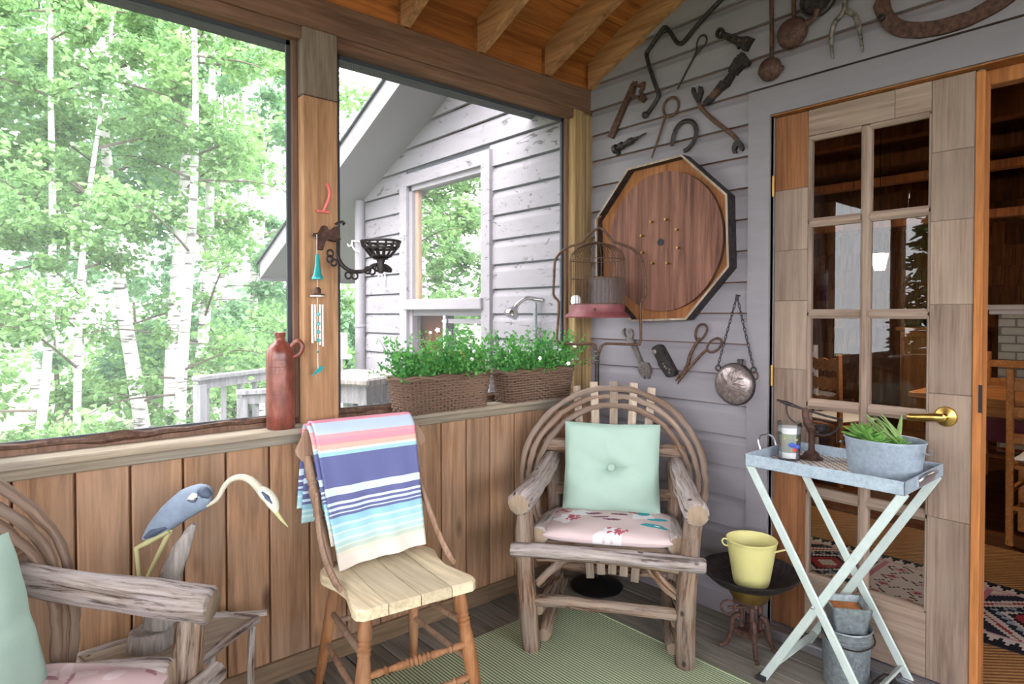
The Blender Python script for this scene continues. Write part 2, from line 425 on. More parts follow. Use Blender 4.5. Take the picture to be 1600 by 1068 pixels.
    def build(s, name, mats, parent=None, smooth=False, kind=None, label=None):
        if isinstance(mats, str): mats = [mats]
        V = np.array(s.v, float)
        if parent is not None: org = ORG[parent.name]
        else:
            lo, hi = V.min(0), V.max(0); org = np.array([(lo[0] + hi[0]) / 2, (lo[1] + hi[1]) / 2, lo[2]])
        me = bpy.data.meshes.new(name)
        me.from_pydata((V - org).tolist(), [], s.f)
        for m in mats: me.materials.append(MATS[m])
        if len(mats) > 1: me.polygons.foreach_set('material_index', s.mi)
        if any(u is not None for u in s.uv):
            L = me.uv_layers.new(name='UVMap'); flat = []
            for f, u in zip(s.f, s.uv):
                for i in range(len(f)):
                    flat += list(u[i]) if u is not None else [s.v[f[i]][0], s.v[f[i]][1] + s.v[f[i]][2]]
            L.data.foreach_set('uv', flat)
        if any(c is not None for c in s.c):
            ca = me.color_attributes.new('Col', 'FLOAT_COLOR', 'CORNER'); flat = []
            for f, c in zip(s.f, s.c): flat += list(c if c is not None else (1, 1, 1, 1)) * len(f)
            ca.data.foreach_set('color', flat)
        if smooth: me.polygons.foreach_set('use_smooth', [True] * len(s.f)); 
        me.validate(); me.update()
        if smooth:
            try: me.set_sharp_from_angle(angle=math.radians(smooth if smooth > 1 else 50))
            except Exception: pass
        o = bpy.data.objects.new(name, me); COL.objects.link(o)
        if parent is not None: o.parent = parent
        else: o.location = org
        ORG[o.name] = org
        if kind: o['kind'] = kind
        if label: o['label'] = label
        return o

def thing(name, label, cat, loc=(0, 0, 0), group=None):
    o = bpy.data.objects.new(name, None); COL.objects.link(o); o.location = loc; o.empty_display_size = 0.1
    o['label'] = label; o['category'] = cat
    if group: o['group'] = group
    ORG[o.name] = np.array(loc, float); return o
def tag(o, label, cat, group=None):
    o['label'] = label; o['category'] = cat
    if group: o['group'] = group
    return o
def struct(o): o['kind'] = 'structure'; return o
def structure(name, loc=(0, 0, 0)):
    o = bpy.data.objects.new(name, None); COL.objects.link(o); o.location = loc; o['kind'] = 'structure'
    ORG[o.name] = np.array(loc, float); return o
def solid(o, t, off=0.0):
    m = o.modifiers.new('thickness', 'SOLIDIFY'); m.thickness = t; m.offset = off; return o
def smoothpath(pts, n=6, closed=False):
    P = [np.array(p, float) for p in pts]; k = len(P); out = []
    for i in range(k if closed else k - 1):
        p0 = P[(i - 1) % k] if (closed or i) else 2 * P[0] - P[1]
        p1 = P[i]; p2 = P[(i + 1) % k]
        p3 = P[(i + 2) % k] if (closed or i + 2 < k) else 2 * P[-1] - P[-2]
        for j in range(n):
            t = j / n; out.append(.5 * ((2 * p1) + (-p0 + p2) * t + (2 * p0 - 5 * p1 + 4 * p2 - p3) * t * t + (-p0 + 3 * p1 - 3 * p2 + p3) * t ** 3))
    if not closed: out.append(P[-1])
    return out
def inst(src, parent, name=None):
    c = src.copy(); COL.objects.link(c); c.parent = parent; ORG[c.name] = ORG[src.name]; return c

# =================================================================== the porch
FZ = -0.04          # porch floor
XW, YW = -4.6, -4.4  # far ends of the porch
SLOPE = 0.4545
RIDGE = -2.2
def roof_z(y): return 2.53 - SLOPE * (y if y > RIDGE else 2 * RIDGE - y)

# floor: deck boards running along the house wall's normal direction
fl = MB().box(XW - .05, 0.02, YW - .05, .08, FZ - .14, FZ - .03).build('floor', 'deck_board'); struct(fl)
p = None; pitch = 0.1395
for i in range(33):
    x1 = -0.002 - i * pitch
    b = MB().box(x1 - pitch + .006, x1, YW, -.002, FZ - .028, FZ, ch=.003).build('plank', 'deck_board', fl)

# left wall: knee wall of vertical boards, sill, posts and beam
wl = structure('wall_left')
edges = [0, -.135, -.27, -.405, -.538, -.683, -.816, -.947, -1.092, -1.236, -1.381, -1.525, -1.67, -1.814, -1.944, -2.091, -2.231, -2.376, -2.52]
while edges[-1] > XW + .1: edges.append(edges[-1] - .142)
for a, b in zip(edges[:-1], edges[1:]):
    MB().box(b + .003, a - .003, 0, .02, FZ, .80, ch=.004).build('board', 'cedar_board', wl)
MB().box(XW, 0, .016, .085, FZ, .82).build('backing', 'floor_dark', wl)
MB().box(XW, -.02, -.018, .004, .79, .826, ch=.004).build('sill_apron', 'sill_wood', wl)
MB().box(XW, -.004, -.052, .07, .825, .848, ch=.004).build('sill', 'sill_wood', wl)
MB().box(XW, 0, .055, .10, .80, .868, ch=.004).build('bottom_rail', 'frame_wood', wl)
# strip of bark tacked along the screen's foot
bm = MB()
for x0, x1 in ((XW, -1.55), (-1.41, -.14)):
    n = int((x1 - x0) / .06); pts = [(x0 + (x1 - x0) * i / n, .057 + random.uniform(-.004, .004), .872 + random.uniform(-.004, .004)) for i in range(n + 1)]
    bm.tube(pts, [random.uniform(.008, .014) for _ in pts], 6, wob=.3)
bm.build('bark_strip', 'iron_brown', wl)
bb = MB().box(XW, 0, -.016, .004, FZ, .03, ch=.003).build('baseboard_left', 'base_wood'); struct(bb)
MB().box(XW, -.005, 0, .095, 2.277, 2.395, ch=.005).build('beam', 'beam_wood', wl)
MB().box(XW, -.005, .012, .085, 2.235, 2.28, ch=.003).build('beam_stop', 'beam_wood', wl)
jz = (-1.5405,0,2.0355)[2]
for x0, x1, split in ((-1.543, -1.410, True), (-2.90, -2.77, False), (-4.55, -4.42, False)):
    if split:
        MB().box(x0, x1, 0, .1, .845, jz - .002, ch=.004).build('post', 'post_wood', wl)
        MB().box(x0, x1, -.002, .1, jz, 2.278, ch=.004).build('post_block', 'post_old_wood', wl)
    else:
        MB().box(x0, x1, 0, .1, .845, 2.278, ch=.004).build('post', 'post_wood', wl)
MB().box(-.135, -.07, .002, .09, .845, 2.278, ch=.004).build('corner_post', 'corner_wood', wl)
MB().box(-.085, -.060, -.010, .03, .845, 2.26, ch=.003).build('corner_stop', 'corner_wood', wl)
MB().box(-.060, -.004, -.004, .09, .845, 2.262, ch=.004).build('corner_post', 'corner_wood', wl)

# insect screens
def screen_window(name, x0, x1):
    w_ = structure(name)
    for a, b in ((x0, x0 + .022), (x1 - .022, x1)): MB().box(a, b, .045, .09, .868, 2.24, ch=.003).build('frame_stile', 'frame_wood', w_)
    fm = .014
    for a, b, c, d in ((x0 + .022, x0 + .022 + fm, .875, 2.235), (x1 - .022 - fm, x1 - .022, .875, 2.235)): MB().box(a, b, .06, .072, c, d).build('screen_frame', 'soffit_paint', w_)
    for c, d in ((.872, .886), (2.218, 2.236)): MB().box(x0 + .022, x1 - .022, .06, .072, c, d).build('screen_frame', 'soffit_paint', w_)
    MB().add([(x0 + .03, .066, .88), (x1 - .03, .066, .88), (x1 - .03, .066, 2.225), (x0 + .03, .066, 2.225)], [(0, 1, 2, 3)]).build('screen_mesh', 'insect_screen', w_)
screen_window('window_1', -2.44, -1.543)
screen_window('window_2', -1.410, -.135)
screen_window('window_3', -4.42, -2.90)
# a grey sided bay of the same wall, beyond the picture's edge, seen mirrored in the door panes
for k in range(11):
    z = .868 + k * .1295
    MB().box(-2.77, -2.44, .03, .045, z, min(z + .126, 2.277), ch=.003).build('siding_board', 'siding_paint', wl)

# right wall: grey drop siding around a pair of glazed doors
wr = structure('wall_right')
DY0, DY1, DTOP = -.872, -2.44, 2.128
P_ = .1295
def siding(y0, y1, z, h=P_, parent=wr, mat='siding_paint', x=0.0, slopeclip=None):
    g_ = .0045 if parent is wr else .011
    pr_ = [(-.004, g_), (-.021, g_), (-.021, g_ + .003), (-.019, h * .74), (-.016, h * .80), (-.011, h * .87), (-.007, h * .96), (-.004, h), (0, h), (0, g_)]
    ys = (y0, y1); n = len(pr_)
    vs = []
    for k, yy in enumerate(ys):
        for px_, pz in pr_:
            y_ = yy
            if k == 0 and slopeclip: y_ = min(y0, slopeclip(z + pz))
            vs.append((x + px_, y_, z + pz))
    fs = [[i, (i + 1) % n, n + (i + 1) % n, n + i] for i in range(n)] + [list(range(n))[::-1], [n + i for i in range(n)]]
    return MB().add(vs, fs).build('siding_board', mat, parent)
k = 0
for k in range(-12, 17):
    z = 2.026 - P_ * k - .0
    if z < FZ - .06: continue
    clip = lambda zz: 0.0 if zz < 2.50 else -(zz - 2.53) / SLOPE + .05
    y_end = YW if z < 2.45 else 2 * RIDGE - clip(z + P_)
    if z > 3.45: continue
    if z < DTOP - .07:
        siding(-.0, DY0 + .002, max(z, FZ), P_ if z > FZ else P_ - (FZ - z))
        siding(DY1 - .002, YW, max(z, FZ), P_ if z > FZ else P_ - (FZ - z))
    else:
        siding(min(0, clip(z)), max(YW, y_end), z, slopeclip=clip if z > 2.3 else None)
MB().box(0.0, .10, -.94, .0, FZ, 2.6).build('wall_core', 'room_wood', wr)
MB().box(0.0, .10, YW, -2.37, FZ, 2.6).build('wall_core', 'room_wood', wr)
MB().box(0.0, .10, -2.37, -.94, 2.06, 2.6).build('wall_core', 'room_wood', wr)

# door casing
tr = structure('trim_1')
mit = .09
for nm, poly in (('side_casing', [(-.874, FZ), (-.874, 2.128), (-.965, 2.040), (-.965, FZ)]),
                 ('head_casing', [(-.874, 2.128), (-2.436, 2.128), (-2.345, 2.040), (-.965, 2.040)]),
                 ('side_casing', [(-2.436, FZ), (-2.436, 2.128), (-2.345, 2.040), (-2.345, FZ)])):
    MB().prism(poly, lambda a, b, t: (t, a, b), -.034, 0.0).build(nm, 'trim_paint', tr)
MB().prism([(-.872, 2.128), (-2.44, 2.128), (-2.44, 2.150), (-.872, 2.150)], lambda a, b, t: (t, a, b), -.026, 0.0).build('drip_strip', 'trim_paint', tr)
for y0, y1 in ((-.965, -.945), (-2.37, -2.345)):
    MB().box(-.02, .11, y0, y1, FZ, 2.04).build('jamb', 'trim_paint' if y0 > -1 else 'orange_wood', tr)
MB().box(-.02, .11, -2.35, -.96, 2.036, 2.062).build('head_jamb', 'orange_wood', tr)
MB().box(.055, .11, -2.35, -.965, 1.99, 2.04, ch=.003).build('head_stop', 'orange_wood', tr)
# aluminium threshold with ribs
th = MB()
th.box(-.055, .11, -2.36, -.955, FZ, -.012)
for xx in (-.05, -.035, -.02, -.005, .012, .03): th.box(xx, xx + .008, -2.36, -.955, -.013, -.004)
th.build('threshold', 'aluminium', tr)

# ------------------------------------------------------------------ glazed door leaf
dr = structure('door_1')
XD0, XD1 = .010, .052     # porch-side and room-side faces
ys = dict(l=-.967, g0=-1.099, m0=-1.290, m1=-1.321, g1=-1.513, r=-1.636)
rows = [(1.923, 1.614), (1.588, 1.262), (1.235, .916), (.883, .572), (.541, .232)]
zt, zb = 2.034, .000
cuts_l = [zb, .30, .62, 1.03, 1.30, 1.50, 1.74, zt]
cuts_r = [zb, .56, .98, 1.28, 1.56, 1.79, zt]
for cuts, y0, y1, sub in ((cuts_l, ys['g0'], ys['l'], 'l'), (cuts_r, ys['r'], ys['g1'], 'r')):
    for a, b in zip(cuts[:-1], cuts[1:]):
        warm = (sub == 'l' and (a > 1.7 or b < .65)) 
        MB().box(XD0, XD1, y0 + .0005, y1 - .0005, a + .0007, b - .0007, ch=.0015).build('stile_block', 'door_wood_warm' if warm else 'door_wood', dr)
for a, b, c, d, m in ((-1.099, -1.40, 1.935, zt, 'door_wood_flat'), (-1.40, -1.513, 1.935, zt, 'door_wood_flat'), (-1.099, -1.513, zb, .222, 'door_wood_flat')):
    MB().box(XD0, XD1, b + .0005, a - .0005, c, d, ch=.0015).build('rail_block', m, dr)
g0, g1 = ys['g0'], ys['g1']
def mold(y0, y1, z0, z1, ax):
    h = .011
    if ax == 'y':
        zc = (z0 + z1) / 2; hz = (z1 - z0) / 2
        poly = [(XD0 + .001, zc - hz * .35), (XD0 + .001, zc + hz * .35), (XD0 + .010, zc + hz), (XD1 - .010, zc + hz), (XD1 - .001, zc + hz * .35), (XD1 - .001, zc - hz * .35), (XD1 - .010, zc - hz), (XD0 + .010, zc - hz)]
        return MB().prism(poly, lambda a, b, t: (a, t, b), y0, y1)
    yc = (y0 + y1) / 2; hy = (y1 - y0) / 2
    poly = [(XD0 + .001, yc - hy * .35), (XD0 + .001, yc + hy * .35), (XD0 + .010, yc + hy), (XD1 - .010, yc + hy), (XD1 - .001, yc + hy * .35), (XD1 - .001, yc - hy * .35), (XD1 - .010, yc - hy), (XD0 + .010, yc - hy)]
    return MB().prism(poly, lambda a, b, t: (a, b, t), z0, z1)
mold(ys['m1'] - .002, ys['m0'] + .002, .225, 1.93, 'z').build('muntin', 'door_wood', dr)
for i in range(4):
    zc0, zc1 = rows[i + 1][0], rows[i][1]
    for a, b in ((g0, ys['m0']), (ys['m1'], g1)): mold(b, a, zc0 - .004, zc1 + .004, 'y').build('muntin', 'door_wood_flat', dr)
for z0, z1 in ((1.918, 1.938), (.217, .237)):
    for a, b in ((g0, ys['m0']), (ys['m1'], g1)): mold(b, a, z0, z1, 'y').build('glazing_bead', 'door_wood_flat', dr)
for y0, y1 in ((g0 - .010, g0 + .004), (g1 - .004, g1 + .010)): mold(y0, y1, .225, 1.93, 'z').build('glazing_bead', 'door_wood', dr)
for zt_, zb_ in rows:
    for a, b in ((g0, ys['m0']), (ys['m1'], g1)):
        MB().add([(.030, b - .006, zb_ - .006), (.030, a + .006, zb_ - .006), (.030, a + .006, zt_ + .006), (.030, b - .006, zt_ + .006)], [(0, 1, 2, 3)]).build('pane', 'pane_glass', dr)
MB().box(XD0 + .004, XD1 - .004, ys['g0'] + .004, ys['l'] - .004, zb, zt - .002).build('core', 'door_wood', dr)
MB().box(XD0 + .004, XD1 - .004, ys['r'] + .004, ys['g1'] - .004, zb, zt - .002).build('core', 'door_wood', dr)
# orange astragal on the lock edge
MB().box(.004, .075, -1.662, -1.637, zb, 2.028, ch=.003).build('astragal', 'orange_wood', dr)
MB().lathe([(.009, 0), (.012, .004), (.012, .012), (.006, .016)], (.02, -1.648, 2.020), 12).build('flush_bolt', 'iron_grey', dr)
MB().box(.002, .006, -1.665, -1.655, .93, 1.02).build('strike_plate', 'black_metal', dr)
# lever handle
hd = MB(); Ax = ((0, 1, 0), (0, 0, 1), (-1, 0, 0))
hd.lathe([(.033, 0), (.034, .004), (.031, .009), (.018, .013), (.011, .016), (.011, .046), (0, .048)], (XD0, -1.566, .906), 24, Ax)
pts = smoothpath([(-.030, -1.566, .906), (-.036, -1.545, .905), (-.036, -1.51, .901), (-.036, -1.482, .898), (-.034, -1.466, .897)], 4)
hd.tube(pts, [.013] * 5 + [.0135] * 4 + [.012] * 4 + [.0125] * 4, 12, flat=((1, 0, 0), .8, 1.05))
hd.build('door_handle', 'brass', dr, smooth=40)
for zc in (1.76, 1.0, .22):
    hg = MB(); hg.lathe([(.006, -.042), (.0065, -.04), (.0065, .04), (.006, .042)], (-.005, -.966, zc), 10); hg.box(-.004, .010, -.968, -.962, zc - .04, zc + .04)
    hg.build('hinge', 'brass_dull', dr)

# ceiling: roof boards on rafters
ce = structure('ceiling')
cs = 1 / math.hypot(1, SLOPE)
nb = 17; yw = (.38 - RIDGE) / nb
for side in (1, -1):
    for i in range(nb):
        ya, yb = .38 - i * yw, .38 - (i + 1) * yw + .004
        if side < 0: ya, yb = 2 * RIDGE - ya, 2 * RIDGE - yb
        za, zb_ = roof_z(ya), roof_z(yb)
        vs = [(x, y, z + d) for d in (0, .02) for x in (XW - .3, .0) for y, z in ((ya, za), (yb, zb_))]
        MB().add(vs, [(0, 1, 3, 2), (4, 6, 7, 5), (0, 2, 6, 4), (1, 5, 7, 3), (0, 4, 5, 1), (2, 3, 7, 6)]).build('roof_board', 'roof_board', ce)
rf = MB()
for y0, y1 in ((.45, RIDGE), (RIDGE, 2 * RIDGE - .45)):
    vs = [(x, y, roof_z(y) + d) for d in (.022, .05) for x in (XW - .35, .0) for y in (y0, y1)]
    rf.add(vs, [(0, 1, 3, 2), (4, 6, 7, 5), (0, 2, 6, 4), (1, 5, 7, 3), (0, 4, 5, 1), (2, 3, 7, 6)])
rf.build('roof_covering', 'roof_dark', ce)
xs = [-.047, -.351, -.758, -1.143]
while xs[-1] > XW: xs.append(xs[-1] - .396)
for side in (1, -1):
    src = None
    for x0 in xs:
        if src is None or True:
            y0, y1 = -.004, RIDGE + .02
            g = lambda y: y if side > 0 else 2 * RIDGE - y
            pl = [(y0, roof_z(y0) - .136), (y0, roof_z(y0)), (y1, roof_z(y1)), (y1, roof_z(y1) - .15)]
            o = MB().prism(pl, lambda a, b, t: (t, g(a), b), x0, x0 + .045).build('rafter', 'rafter_wood', ce)
    for x0, x1 in zip(xs[1:], xs[:-1]):
        ya, yb = (.018, .04) if side > 0 else (2 * RIDGE - .04, 2 * RIDGE - .018)
        MB().box(x0 + .045, x1 if x1 < -.1 else 0, ya, yb, 2.39, 2.535).build('blocking', 'roof_board', ce)
MB().box(XW, 0, RIDGE - .02, RIDGE + .02, roof_z(RIDGE) - .2, roof_z(RIDGE) - .01).build('ridge_board', 'rafter_wood', ce)

# the two other sides of the porch: knee walls, posts and open screens
wf = structure('wall_front')
MB().box(XW, 0, YW - .05, YW, FZ, .80).build('knee_wall', 'cedar_board', wf)
MB().box(XW, 0, YW - .08, YW + .05, .825, .848).build('sill', 'sill_wood', wf)
MB().box(XW, 0, YW - .09, YW, 2.277, 2.395).build('beam', 'beam_wood', wf)
for x in (-.07, -1.48, -3.0, -4.53): MB().box(x - .06, x + .06, YW - .09, YW, .80, 2.28).build('post', 'post_wood', wf)
we = structure('wall_end')
MB().box(XW - .05, XW, YW, 0, FZ, .80).build('knee_wall', 'cedar_board', we)
MB().box(XW - .08, XW + .05, YW, 0, .825, .848).build('sill', 'sill_wood', we)
for y in (-1.5, -2.9): MB().box(XW - .1, XW, y - .06, y + .06, .80, 2.4).build('post', 'post_wood', we)
MB().box(XW - .1, XW, YW, 0, 2.277, 2.395).build('beam', 'beam_wood', we)

# unseen gable boarding added at the porch end to darken upper wall and ceiling
gh = roof_z(RIDGE) - .01
for i in range(24):
    ya = -.0 - i * (-YW / 24); yb = -.0 - (i + 1) * (-YW / 24)
    MB().prism([(ya, 2.39), (yb + .003, 2.39), (yb + .003, roof_z(yb + .003) - .005), (ya, roof_z(ya) - .005)], lambda a, b, q: (q, a, b), XW - .06, XW - .04).build('added_gable_board', 'roof_board', we)

# =================================================================== outdoors
gd = MB().box(-40, 40, .25, 60, -1.6, -1.3).add([(-40, -60, -1.3), (40, -60, -1.3), (40, .25, -1.3), (-40, .25, -1.3)], [(0, 1, 2, 3)]).build('ground', 'forest_ground'); struct(gd)

# the house wing beyond the screen: peeling grey siding under a steep rake
wg = structure('wall_wing')
PW = .149
rk = lambda y: 3.27 - .447 * y           # underside of the roof slab
WY0, WY1, WZ0, WZ1 = .80, 1.85, .42, 2.24   # window opening with casing
for kz in range(-4, 19):
    z = 1.0925 + (kz - 2) * PW + .0
    if z < -.05: continue
    ytop = min(2.57, (3.27 - z) / .447)
    if ytop < .15: continue
    cl = lambda zz: min(2.57, (3.27 - zz) / .447)
    if z + PW > WZ0 and z < WZ1 - .03:
        siding(ytop, WY1 - .04, z, PW, wg, 'wing_paint', slopeclip=cl); siding(WY0 + .04, .10, z, PW, wg, 'wing_paint')
    else: siding(ytop, .10, z, PW, wg, 'wing_paint', slopeclip=cl)
for y0, y1, z0, z1 in ((.10, WY0 + .05, -.05, 3.2), (WY1 - .05, 2.56, -.05, 2.12), (WY0 + .05, WY1 - .05, -.05, WZ0 + .05), (WY0 + .05, WY1 - .05, WZ1 - .05, 2.43)):
    MB().box(.0, .02, y0, y1, z0, z1).build('wall_core', 'soffit_paint', wg)
MB().box(.0, 3.0, 2.55, 2.57, -.05, 2.1).build('side_wall', 'wing_paint', wg)
MB().box(-.02, .02, 2.50, 2.575, -.05, 2.12).build('corner_board', 'wing_paint', wg)
# foundation skirt
MB().box(-.01, .02, .10, 2.57, -1.3, -.05).build('skirt', 'soffit_paint', wg)

rs = structure('roof_wing')
OV = -.40
def slab(x0, x1, y0, y1, d0, d1, nm, mat):
    vs = [(x, y, rk(y) + d) for d in (d0, d1) for x in (x0, x1) for y in (y0, y1)]
    return MB().add(vs, [(0, 1, 3, 2), (4, 6, 7, 5), (0, 2, 6, 4), (1, 5, 7, 3), (0, 4, 5, 1), (2, 3, 7, 6)]).build(nm, mat, rs)
slab(OV + .02, 3, .5, 3.72, -.02, .0, 'soffit', 'fascia_paint')
slab(OV + .02, 3, .5, 3.72, .0, .10, 'deck', 'roof_dark')
slab(OV, OV + .022, .5, 3.73, -.04, .11, 'rake_fascia', 'fascia_paint')
slab(OV - .02, 3, .5, 3.76, .11, .125, 'shingle_layer', 'roof_dark')
MB().box(OV, 3, 3.715, 3.74, rk(3.73) - .05, rk(3.73) + .11).build('eave_fascia', 'fascia_paint', rs)
# round vent stack standing behind the rake
vst = MB().tube([(.35, 2.0, 2.35), (.35, 2.0, 3.35)], .045, 12).build('vent_pipe', 'fascia_paint', rs)

# downpipe
dp = MB(); dp.tube([(-.055, 2.44, -1.2), (-.055, 2.44, 2.15)], .04, 12)
dpo = dp.build('downpipe', 'trim_paint', smooth=40); tag(dpo, 'grey round downpipe running up the corner of the peeling wing wall', 'pipe')
for zc in (.75, 1.15): MB().lathe([(.041, -.01), (.046, -.008), (.046, .008), (.041, .01)], (-.055, 2.44, zc), 12).build('bracket', 'trim_paint', dpo)

# window in the wing wall
w4 = structure('window_4')
for nm, poly in (('casing', [(1.85, .44), (1.85, 2.25), (1.755, 2.165), (1.755, .44)]), ('casing', [(1.85, 2.25), (.80, 2.25), (.885, 2.165), (1.755, 2.165)]), ('casing', [(.80, .44), (.80, 2.25), (.885, 2.165), (.885, .44)])):
    MB().prism(poly, lambda a, b, t: (t, a, b), -.045, 0.02).build(nm, 'wing_paint', w4)
MB().box(-.02, .05, .885, 1.755, 2.13, 2.165).build('head_frame', 'trim_paint', w4)
MB().box(-.02, .05, 1.715, 1.755, .44, 2.165).build('side_frame', 'trim_paint', w4)
MB().box(-.02, .05, .885, .905, .44, 2.165).build('side_frame', 'trim_paint', w4)
MB().box(.005, .05, 1.672, 1.715, 1.35, 2.13).build('sash_stile', 'chair_wood_old', w4)
MB().box(-.07, .05, .86, 1.755, 1.275, 1.35, ch=.006).build('mullion_sill', 'trim_paint', w4)
MB().box(-.01, .05, .885, 1.755, 1.235, 1.275).build('transom_bar', 'trim_paint', w4)
MB().box(-.01, .04, 1.315, 1.345, .44, 1.24).build('sash_stile', 'white_paint_wire', w4)
MB().box(-.01, .04, 1.30, 1.315, .44, 1.24).build('sash_stile', 'soffit_paint', w4)
MB().box(.0, .04, .905, 1.30, 1.185, 1.215).build('sash_rail', 'trim_paint', w4)
MB().box(.0, .04, .905, 1.30, .94, 1.0).build('sash_rail', 'orange_wood', w4)
for y0, y1, z0, z1, m in ((.905, 1.68, 1.35, 2.13, 'window_glass'), (.905, 1.31, .44, 1.24, 'window_glass'), (1.335, 1.715, .44, 1.235, 'insect_screen')):
    MB().add([(.02, y0, z0), (.02, y1, z0), (.02, y1, z1), (.02, y0, z1)], [(0, 1, 2, 3)]).build('pane', m, w4)
MB().box(.3, .32, .4, 2.3, .3, 2.3).build('dark_room_wall', 'room_wood', w4)

# outdoor shower on the wing wall
sh = thing('outdoor_shower', 'chrome outdoor shower head and pipe fixed to grey wing wall', 'shower', (-.04, .40, .8))
MB().tube([(-.05, .385, .6), (-.05, .385, 1.315)], .011, 8).build('riser_pipe', 'galvanized_dull', sh)
MB().tube(smoothpath([(-.022, .35, 1.325), (-.05, .385, 1.33), (-.09, .41, 1.335), (-.13, .43, 1.31), (-.155, .44, 1.275)], 5), .012, 10).build('shower_arm', 'chrome', sh, smooth=40)
ax = np.array([-.55, .12, -.83]); ax /= np.linalg.norm(ax); a1 = np.cross(ax, [0, 0, 1]); a1 /= np.linalg.norm(a1); a2 = np.cross(ax, a1)
MB().lathe([(.012, -.02), (.016, 0), (.02, .01), (.038, .028), (.042, .045), (.04, .06), (.03, .062), (0, .062)], (-.150, .438, 1.285), 18, (a1, a2, ax)).build('shower_head', 'chrome', sh, smooth=40)

# deck railing with a lower gate run
def railing(label, A, B, z0, z1, nbal, rail=.09, posts=True):
    A = np.array(A); B = np.array(B); d = B - A; L = np.linalg.norm(d); d /= L; nrm = np.array([-d[1], d[0]])
    t = thing('deck_railing', label, 'railing', (A[0], A[1], z0))
    c = (A + B) / 2
    MB().obox((c[0], c[1], z1 - .02), (L + .1, .10, .04), (d[0], d[1], 0), (nrm[0], nrm[1], 0), ch=.004).build('top_rail', 'log_fence', t)
    MB().obox((c[0], c[1], z1 - .08), (L, .035, rail), (d[0], d[1], 0), (nrm[0], nrm[1], 0)).build('rail_board', 'log_fence', t)
    for i in range(nbal):
        q = A + d * L * (i + .5) / nbal + nrm * .03
        MB().obox((q[0], q[1], (z0 + z1) / 2 - .05), (.035, .035, z1 - z0 - .1), (d[0], d[1], 0), (nrm[0], nrm[1], 0)).build('baluster', 'log_fence', t)
    for q in (A, B): MB().obox((q[0], q[1], (z0 + z1) / 2 - .04), (.085, .085, z1 - z0 - .08), (d[0], d[1], 0), (nrm[0], nrm[1], 0)).build('post', 'log_fence', t)
    return t
dk = MB().box(-1.5, 0.6, 3.1, 6.0, -.36, -.28).build('deck', 'log_fence'); struct(dk)
MB().box(-1.4, .5, 3.3, 5.8, -1.3, -.36).build('deck_skirt', 'soffit_paint', dk)
railing('grey wooden deck railing running across the far edge of the deck', (-.78, 4.25), (.35, 4.9), -.28, .66, 6)
railing('grey slatted railing with a weathered top beside the birch trees', (-.62, 3.55), (.1, 3.35), -.28, .58, 9)

# slat sided bin with mossy lid just outside the screen
bn = thing('slatted_bin', 'grey slatted outdoor bin with a pale weathered lid', 'bin', (-.72, 1.15, -.28))
lid = MB(); lid.obox((-.66, 1.30, .865), (.52, .52, .045), (.9, .43, 0), (-.43, .9, 0), ch=.012); lid.build('lid', 'driftwood', bn)
for i in range(5):
    q = np.array([-.66, 1.30]) + np.array([.9, .43]) * (-.16 + i * .085) + np.array([.43, -.9]) * .2
    MB().obox((q[0], q[1], .50), (.055, .02, .70), (.9, .43, 0), (-.43, .9, 0), (.16, .076, .98)).build('slat', 'log_fence', bn)
MB().obox((-.66, 1.30, .79), (.44, .44, .10), (.9, .43, 0), (-.43, .9, 0)).build('top_frame', 'log_fence', bn)
for sx in (-.2, .2):
    for sy in (-.2, .2):
        q = np.array([-.66, 1.30]) + np.array([.9, .43]) * sx + np.array([-.43, .9]) * sy
        MB().obox((q[0], q[1], -.27), (.05, .05, 2.06), (.9, .43, 0), (-.43, .9, 0)).build('leg', 'log_fence', bn)

# furled navy parasol
up_ = thing('furled_parasol', 'furled navy parasol standing behind the wooden post', 'parasol', (-.80, 1.62, -1.3))
MB().lathe([(.02, .55), (.07, .60), (.085, .8), (.075, 1.0), (.085, 1.15), (.07, 1.3), (.075, 1.36), (.02, 1.40)], (-.80, 1.62, 0), 14).build('canopy', 'cover_navy', up_, smooth=60)
MB().tube([(-.80, 1.62, -1.3), (-.80, 1.62, 1.45)], .018, 8).build('pole', 'soffit_paint', up_)
MB().obox((-.80, 1.62, .78), (.19, .19, .02), (.75, .66, 0), (-.66, .75, 0), ch=.006).build('tie_band', 'petal', up_)
# white box on a stand by the wing corner
eb = thing('utility_box', 'white utility box on thin legs beside the wing corner', 'box', (-.30, 2.45, -1.3))
MB().box(-.42, -.20, 2.36, 2.52, .93, 1.10, ch=.01).build('cabinet', 'petal', eb)
MB().box(-.44, -.18, 2.34, 2.54, .90, .93).build('shelf', 'petal', eb)
for xx in (-.40, -.22): MB().tube([(xx, 2.44, -1.3), (xx, 2.44, .92)], .014, 6).build('leg', 'petal', eb)

